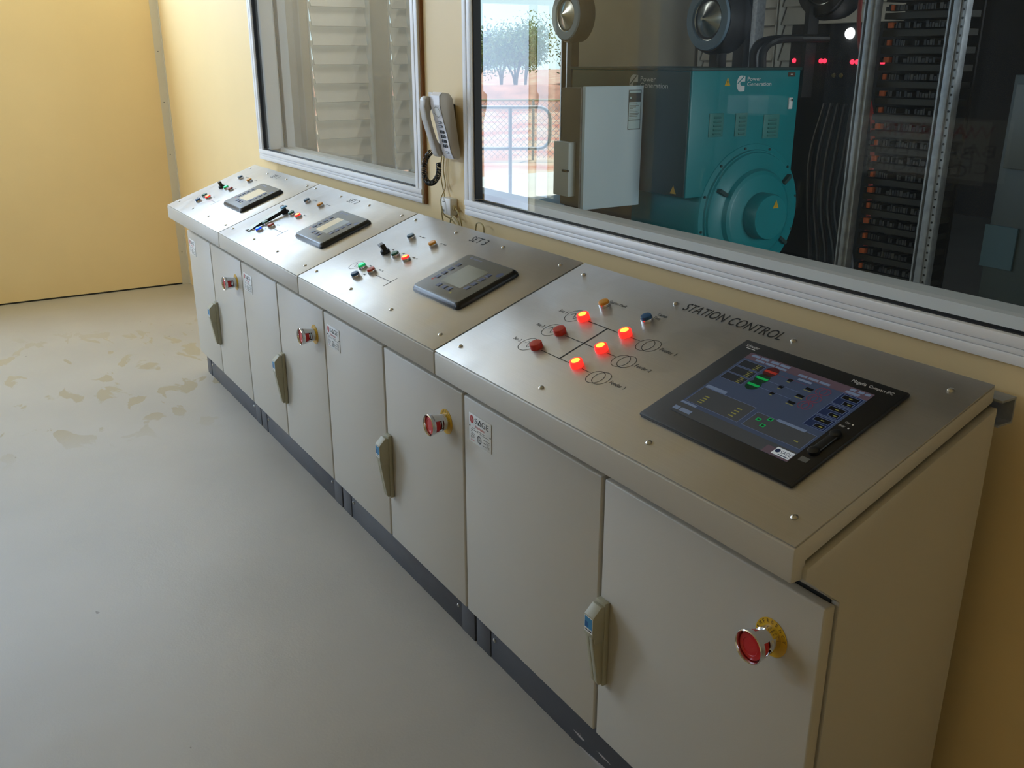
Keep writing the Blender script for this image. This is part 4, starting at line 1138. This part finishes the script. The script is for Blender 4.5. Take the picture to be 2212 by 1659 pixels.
# the same maker emblem and a hazard label on the long side that faces the control room
g = G(); power_logo(g, GW @ FRONT(2.085, 2.6045, 1.425), 0.125); g.build('logo_lettering', [mat('shaded_print', '#c3c9c2', 0.6), M_dteal], gen)  # white emblem greyed to look unlit on this side
g = G(); Fm = GW @ FRONT(2.56, 2.6045, 0.80); g.poly([(0, 0, 0), (0.06, 0, 0), (0.03, 0.055, 0)], 0, Fm); g.build('hazard_label', [M_yellow], gen)
disc_filter(gen, 2.405, 3.0, 1.900, 0.205, (M_filterdk, M_ringblue, M_cone), GW)
disc_filter(gen, 2.764, 3.66, 2.136, 0.221, (M_filterdk, M_filterdk, M_cone), GW)
G().box(2.39, 2.46, 3.04, 3.13, 1.59, 1.72, M=GW).build('filter_bracket', M_filterdk, gen)
G().box(2.690, 2.725, 3.60, 3.70, 1.40, 1.98, M=GW).build('filter_bracket', M_filterdk, gen)
g = G()
for dx in (0, 0.09):
    g.tube(spline([(2.56 + dx, 3.28, 1.59), (2.56 + dx, 3.28, 1.70), (2.61 + dx, 3.33, 1.765), (2.72, 3.55, 1.78), (2.78, 3.745, 1.78)], 6), 0.026, 10, M=GW)
g.build('coolant_pipe', M_cable, gen)

lp_ = thing('lamp_cabinet', 'dark cabinet with a row of red indicator lamps and one white lamp', 'cabinet', (2.95, 3.75, 0))
LM2 = T(-2.95, -3.75, 0)
G().box(2.45, 3.42, 3.75, 3.97, 0.0, 1.875, bevel=0.006, M=LM2).build('body', M_halldark, lp_)
for lx, lz in ((2.500, 1.639), (2.738, 1.637), (2.770, 1.637), (3.000, 1.631), (3.038, 1.631), (3.238, 1.627)):
    G().lathe([(0.016, 0), (0.014, 0.010), (0.007, 0.015), (0, 0.016)], 14, M=LM2 @ FRONT(lx, 3.75, lz)).build('indicator_lamp', M_redlamp, lp_)
G().lathe([(0.036, 0), (0.033, 0.015), (0.016, 0.026), (0, 0.028)], 16, M=LM2 @ FRONT(2.957, 3.75, 1.809)).build('white_lamp', M_whitelamp, lp_)['label'] = 'bright white lamp above the red indicator lamps'
for lx in (2.60, 2.86, 2.92, 3.12):
    G().lathe([(0.015, 0), (0.013, 0.010), (0, 0.014)], 12, M=LM2 @ FRONT(lx, 3.75, 1.545)).build('amber_lamp', mat('dim_amber', '#6a5a1c', 0.5), lp_)

# second generator, of which only the air cleaner shows above the grey cabinet
gn2 = thing('generator_set', 'dark generator behind, its round air cleaner showing above the white switch box', 'generator', (0.45, 4.2, 0))
def G2():
    return T(-0.45, -4.2, 0)
G().box(-0.52, 0.90, 4.2, 6.0, 0.0, 0.34, bevel=0.01, M=G2()).build('skid', M_teal, gn2)
G().box(-0.48, 0.82, 4.2, 5.2, 0.34, 1.45, bevel=0.01, M=G2()).build('body', M_dteal, gn2)
disc_filter(gn2, -0.92, 4.18, 2.07, 0.245, (M_filterdk, M_ringblue, M_cone), G2())
G().box(-0.98, -0.90, 4.24, 4.33, 0.0, 1.84, M=G2()).build('filter_bracket', M_filterdk, gn2)
G().box(-0.905, -0.475, 4.25, 4.32, 1.30, 1.40, M=G2()).build('filter_bracket', M_filterdk, gn2)

# grey electrical box on a stand against the long side of the teal generator
cb = thing('electrical_cabinet', 'grey electrical cabinet with a blue document label, seen through the large window', 'cabinet', (2.12, 2.34, 0))
Cm = T(-2.12, -2.34, 0)
G().box(1.985, 2.235, 2.11, 2.575, 0.70, 1.470, bevel=0.004, M=Cm).build('body', mat('cabinet_side_olive', '#5c584c', 0.6), cb)
G().box(2.238, 2.272, 2.098, 2.580, 0.690, 1.482, bevel=0.005, M=Cm).build('door', M_cabinet, cb)
G().box(2.222, 2.237, 2.096, 2.108, 0.69, 1.475, M=Cm).build('hinge_strip', M_galv, cb)
g = G(); Rm = Cm @ RIGHT(2.2732, 2.452, 1.20)
g.rect(0, 0.108, 0, 0.255, 0, 0, Rm); g.rect(0.005, 0.103, 0.066, 0.178, .0006, 1, Rm); g.rect(0.005, 0.103, 0.006, 0.060, .0006, 1, Rm); g.rect(0.005, 0.103, 0.236, 0.251, .0006, 1, Rm)
random.seed(5)
for k in range(10):
    g.rect(0.010, 0.010 + random.uniform(.03, .085), 0.074 + k * 0.0100, 0.0775 + k * 0.0100, .0012, 2, Rm)
g.disc(0.018, 0.206, 0.007, .0012, 1, Rm)
tag(g.build('document_label', [mat('label_slate', '#34424a', 0.5), M_paper, M_greyprint], cb), 'blue and white document label on the cabinet door')
G().box(2.01, 2.22, 2.18, 2.56, 0.0, 0.70, M=Cm).build('stand', M_halldark, cb)
wb = thing('switch_box', 'small white switch box with a black handle left of the grey cabinet', 'switch box', (2.08, 2.108, 0.88))
G().box(-0.09, 0.085, -0.060, -0.0005, -0.11, 0.245, bevel=0.004).build('box', mat('white_box', '#c2cccb', 0.5), wb)
G().box(0.030, 0.095, -0.075, -0.0605, 0.055, 0.068).build('handle', M_black, wb)

# open terminal rack between galvanised slotted posts
rk = thing('terminal_rack', 'open rack of terminal rows with orange blocks between galvanised slotted posts', 'rack', (5.05, 1.5, 0))
M_row = mat('trunking_grey', '#25241f', 0.7); M_blk = mat('terminal_dark', '#17171a', 0.6); M_blk2 = mat('terminal_grey', '#35332f', 0.6)
for x0_, wv, holes in ((4.862, 0.034, False), (5.215, 0.046, True)):
    p = G().box(x0_ - 5.05, x0_ + wv * 0.55 - 5.05, -0.012, 0.030, 0, 2.5, bevel=0.0015).build('slotted_post', M_galv, rk)
    g = G(); g.box(x0_ + wv * 0.55 - 5.05, x0_ + wv - 5.05, -0.004, 0.030, 0, 2.5, bevel=0.001); g.build('post_flange', M_galv, p)
    G().box(x0_ - 0.016 - 5.05, x0_ - 0.010 - 5.05, -0.012, 0.02, 0, 2.5).build('post_edge', M_galv, p)
    if holes:
        hm = G().lathe([(0.0042, 0.0), (0.0042, 0.0012), (0, 0.0012)], 8).mesh('slot_hole', M_black)
        for k in range(62):
            link('slot_hole', hm, p, FRONT(x0_ + wv * 0.78 - 5.05, -0.0042, 0.55 + k * 0.028))
G().box(-0.15, 0.17, 0.16, 0.17, 0.1, 2.45).build('back_plate', M_halldark, rk)
random.seed(9)
def row_mesh(v):
    g = G(); g.box(-0.155, 0.168, 0.05, 0.15, 0.020, 0.042, 0)
    x = -0.150
    while x < 0.15:
        d = random.uniform(0.006, 0.014)
        if random.random() < 0.8:
            g.box(x, x + d, 0.045, 0.10, -0.012, random.uniform(0.002, 0.012), 1 if random.random() < 0.6 else 2)
        x += d + 0.003
    return g.mesh('terminal_row', [M_row, M_blk, M_blk2])
rows = [row_mesh(v) for v in range(4)]
om = G().box(-0.012, 0.012, 0.038, 0.06, -0.012, 0.008, bevel=0.002).mesh('orange_terminal', M_orange)
om2 = G().box(-0.007, 0.007, 0.038, 0.06, -0.012, 0.008, bevel=0.002).mesh('orange_terminal', M_orange)
for k in range(28):
    z = 0.62 + k * 0.0605
    r_ = link('terminal_row', rows[k % 4], rk, T(0, 0, z))
    link('orange_terminal', om if k % 2 else om2, r_, T(-0.117, 0, 0))
# loose cables hanging beside the generator
for k in range(6):
    x = 3.86 + k * 0.045; random.seed(k)
    p = [(x - 0.10, 2.62, 1.42), (x - 0.06 + k * 0.01, 2.5, 1.15), (x + 0.03, 2.42, 0.9), (x + 0.13 + k * 0.01, 2.36, 0.62), (x + 0.2, 2.3, 0.2), (x + 0.24, 2.3, 0.011)]
    tag(G().tube(spline(p, 8), 0.011, 7).build('power_cable', M_cable), ['leftmost dark cable of the bundle hanging right of the teal generator', 'second dark cable from the teal generator in the hanging bundle', 'third dark cable from the teal generator in the hanging bundle', 'third dark cable from the rack in the hanging bundle', 'second dark cable from the rack in the hanging bundle', 'dark cable of the hanging bundle closest to the rack post'][k], 'cable', 'power cables beside the teal generator')
tag(G().tube(spline([(3.20, 2.55, 0.42), (3.5, 2.35, 0.22), (3.95, 2.2, 0.0125)], 8), 0.012, 7).build('copper_cable', mat('copper_brown', '#8a5638', 0.5)), 'brown cable on the hall floor right of the round end bell', 'cable')
tag(G().tube(spline([(3.46, 3.2, 2.9), (3.45, 3.2, 2.1), (3.48, 3.18, 1.80), (3.64, 3.1, 1.5), (3.80, 3.0, 1.25), (3.92, 2.9, 0.7), (3.96, 2.85, 0.014)], 10), 0.013, 7).build('red_hose', mat('red_hose', '#7a2018', 0.5)), 'dull red hose curving down behind the indicator lamps', 'hose')
cg = thing('charger_cabinet', 'grey battery charger cabinet at the far right behind the rack', 'cabinet', (5.7, 1.75, 0))
G().box(-0.29, 0.35, -0.15, 0.30, 0.62, 1.60, bevel=0.005).build('body', mat('charger_dark', '#3a4444', 0.5), cg)
G().box(-0.27, 0.33, -0.165, -0.1505, 1.29, 1.57, bevel=0.003).build('door', mat('charger_grey', '#565a58', 0.5), cg)
G().box(-0.30, -0.18, -0.158, -0.1505, 0.94, 1.09).build('pale_panel', mat('pale_blue_panel', '#3f5c66', 0.6), cg)
G().box(-0.25, 0.33, -0.12, 0.28, 0.0, 0.62).build('stand', M_dteal, cg)

# ------------------------------------------------------------------ outside: dirt yard, handrail, fence, bank, trees
struct('ground', G().box(-140, 60, -60, 140, -0.6, -0.15), M_ground)
struct('pavement', G().box(-5.2, HX0 - 0.1, 2.0, 8.0, -0.1499, -0.06), M_apron)
d1 = Vector((-3.6, 4.47, 0)); d2 = Vector((-3.01, 5.42, 0)); dv = (d2 - d1).normalized()
hr = thing('handrail', 'grey tubular handrail with a looped end outside the hall opening', 'railing', (-3.3, 5.0, -0.06))
def HP(t, z):
    p = d1 + dv * t - Vector((-3.3, 5.0, -0.06)); return (p.x, p.y, z + 0.06)
Lh = (d2 - d1).length
lp = [HP(-1.2, 1.06), HP(Lh - 0.14, 1.06)] + [HP(Lh - 0.14 + 0.14 * math.sin(a), 0.92 + 0.14 * math.cos(a)) for a in [PI / 8 * k for k in range(1, 5)]] + [HP(Lh, 0.70)] + [HP(Lh - 0.14 + 0.14 * math.cos(a), 0.68 - 0.14 * math.sin(a)) for a in [PI / 8 * k for k in range(1, 5)]] + [HP(-1.2, 0.54)]
G().tube(lp, 0.022, 10).build('rail', M_galv, hr)
for t in (-0.9, 0.60):
    G().tube([HP(t, -0.06), HP(t, 1.06)], 0.024, 10).build('post', M_galv, hr)

fn = thing('wire_fence', 'chain-link fence with a wooden-coloured top rail across the dirt yard', 'fence', (-7.9, 8.0, -0.15))
fa = Vector((-9.6, 5.1, 0)); fb = Vector((-5.7, 11.3, 0)); fd = (fb - fa).normalized(); fl = (fb - fa).length
def FP(t, z, o=0.0):
    p = fa + fd * t - Vector((-7.9, 8.0, -0.15)); return (p.x, p.y, z + 0.15)
G().tube([FP(0, 0.93), FP(fl, 0.93)], 0.022, 8).build('top_rail', mat('rail_tan', '#b89c72', 0.6), fn)
for k in range(5):
    G().tube([FP(fl * k / 4, -0.15), FP(fl * k / 4, 0.95)], 0.025, 8).build('post', M_galv, fn)
g = G(); n = int(fl / 0.11)
for k in range(-10, n):
    for sgn in (1, -1):
        t0, z0_ = k * 0.11, -0.12 if sgn > 0 else 0.92
        a_t, b_t = t0, t0 + 1.04
        if a_t < 0 or b_t > fl:
            continue
        g.tube([FP(a_t, z0_), FP(b_t, z0_ + sgn * 1.04)], 0.004, 3)
tag(g.build('wire_mesh', M_galv, fn), kind='stuff')

bank = G(); random.seed(21)
bv = []
for a in range(30):
    for b in range(6):
        t = -6 + a * 0.9; q = b / 5
        c = Vector((-25.5, 13.6, 0)) + Vector((0.556, 0.831, 0)) * t + Vector((-0.831, 0.556, 0)) * (q * 4.0 - 1)
        bv.append(bank.bm.verts.new((c.x, c.y, -0.2 + 0.85 * math.sin(PI * min(q, 0.75) / 1.5) + random.uniform(-.12, .12))))
for a in range(29):
    for b in range(5):
        bank.bm.faces.new([bv[a * 6 + b], bv[a * 6 + b + 1], bv[(a + 1) * 6 + b + 1], bv[(a + 1) * 6 + b]])
struct('terrain', bank, M_rock)


def tree(x, y, h, spread, m, label, seed, nleaf=1500):
    random.seed(seed)
    tr = thing('gum_tree', label, 'tree', (x, y, 0.3), group='gum trees beyond the yard')
    g = G(); tips = []
    for k in range(5):
        a = random.uniform(0, 2 * PI); r = random.uniform(0.2, 0.75) * spread; zt = h * random.uniform(0.6, 0.98)
        p = [(0, 0, -0.5), (0.1 * r * math.cos(a), 0.1 * r * math.sin(a), zt * 0.3), (0.55 * r * math.cos(a + .2), 0.55 * r * math.sin(a + .2), zt * 0.65), (r * math.cos(a), r * math.sin(a), zt)]
        P_ = spline(p, 5); g.tube(P_, 0.05, 5, radii=[0.05 * (1 - q / len(P_)) + 0.015 for q in range(len(P_))]); tips.append(p)
    g.build('trunk', M_bark, tr)
    g = G()
    for k in range(nleaf):
        p = random.choice(tips); t = random.random(); base = Vector(p[2]).lerp(Vector(p[3]), t)
        v = Vector((random.gauss(0, 1), random.gauss(0, 1), random.gauss(0, 0.7))) * 0.62 * spread * 0.5
        c = base + v
        if c.z < 0.15:
            continue
        d = Vector((random.uniform(-1, 1), random.uniform(-1, 1), random.uniform(-1.2, 0.4))).normalized(); s = Vector((random.uniform(-1, 1), random.uniform(-1, 1), random.uniform(-.3, .3))).cross(d).normalized()
        l = random.uniform(0.05, 0.11); w = l * 0.32
        g._faces([c - d * l, c + s * w, c + d * l, c - s * w], [(0, 1, 2, 3)], 0, ID)
    tag(g.build('foliage', m, tr, smooth=False), kind='stuff')


tree(-27.0, 20.0, 3.0, 1.25, M_leaf, 'tallest pale green gum tree in the middle of the bright window view', 1, 4500)
tree(-31.6, 20.9, 2.6, 1.15, M_leaf2, 'bushy gum tree at the left edge of the bright window view', 2, 4500)
tree(-36.2, 24.9, 2.9, 1.4, M_leaf, 'distant gum tree between the left one and the tallest one', 3, 4500)
tree(-32.0, 23.7, 2.7, 1.0, M_leaf, 'small light gum tree right of the tallest one', 4, 4500)
tree(-24.0, 21.6, 2.2, 1.0, M_leaf2, 'dark gum tree at the right edge of the bright window view', 5, 4500)
tree(-29.6, 27.4, 2.9, 1.3, M_leaf2, 'dark gum tree standing behind the one at the right edge', 6, 4500)
tree(-37.6, 21.4, 2.6, 1.2, M_leaf2, 'low dark gum tree farthest back on the left', 8, 4500)
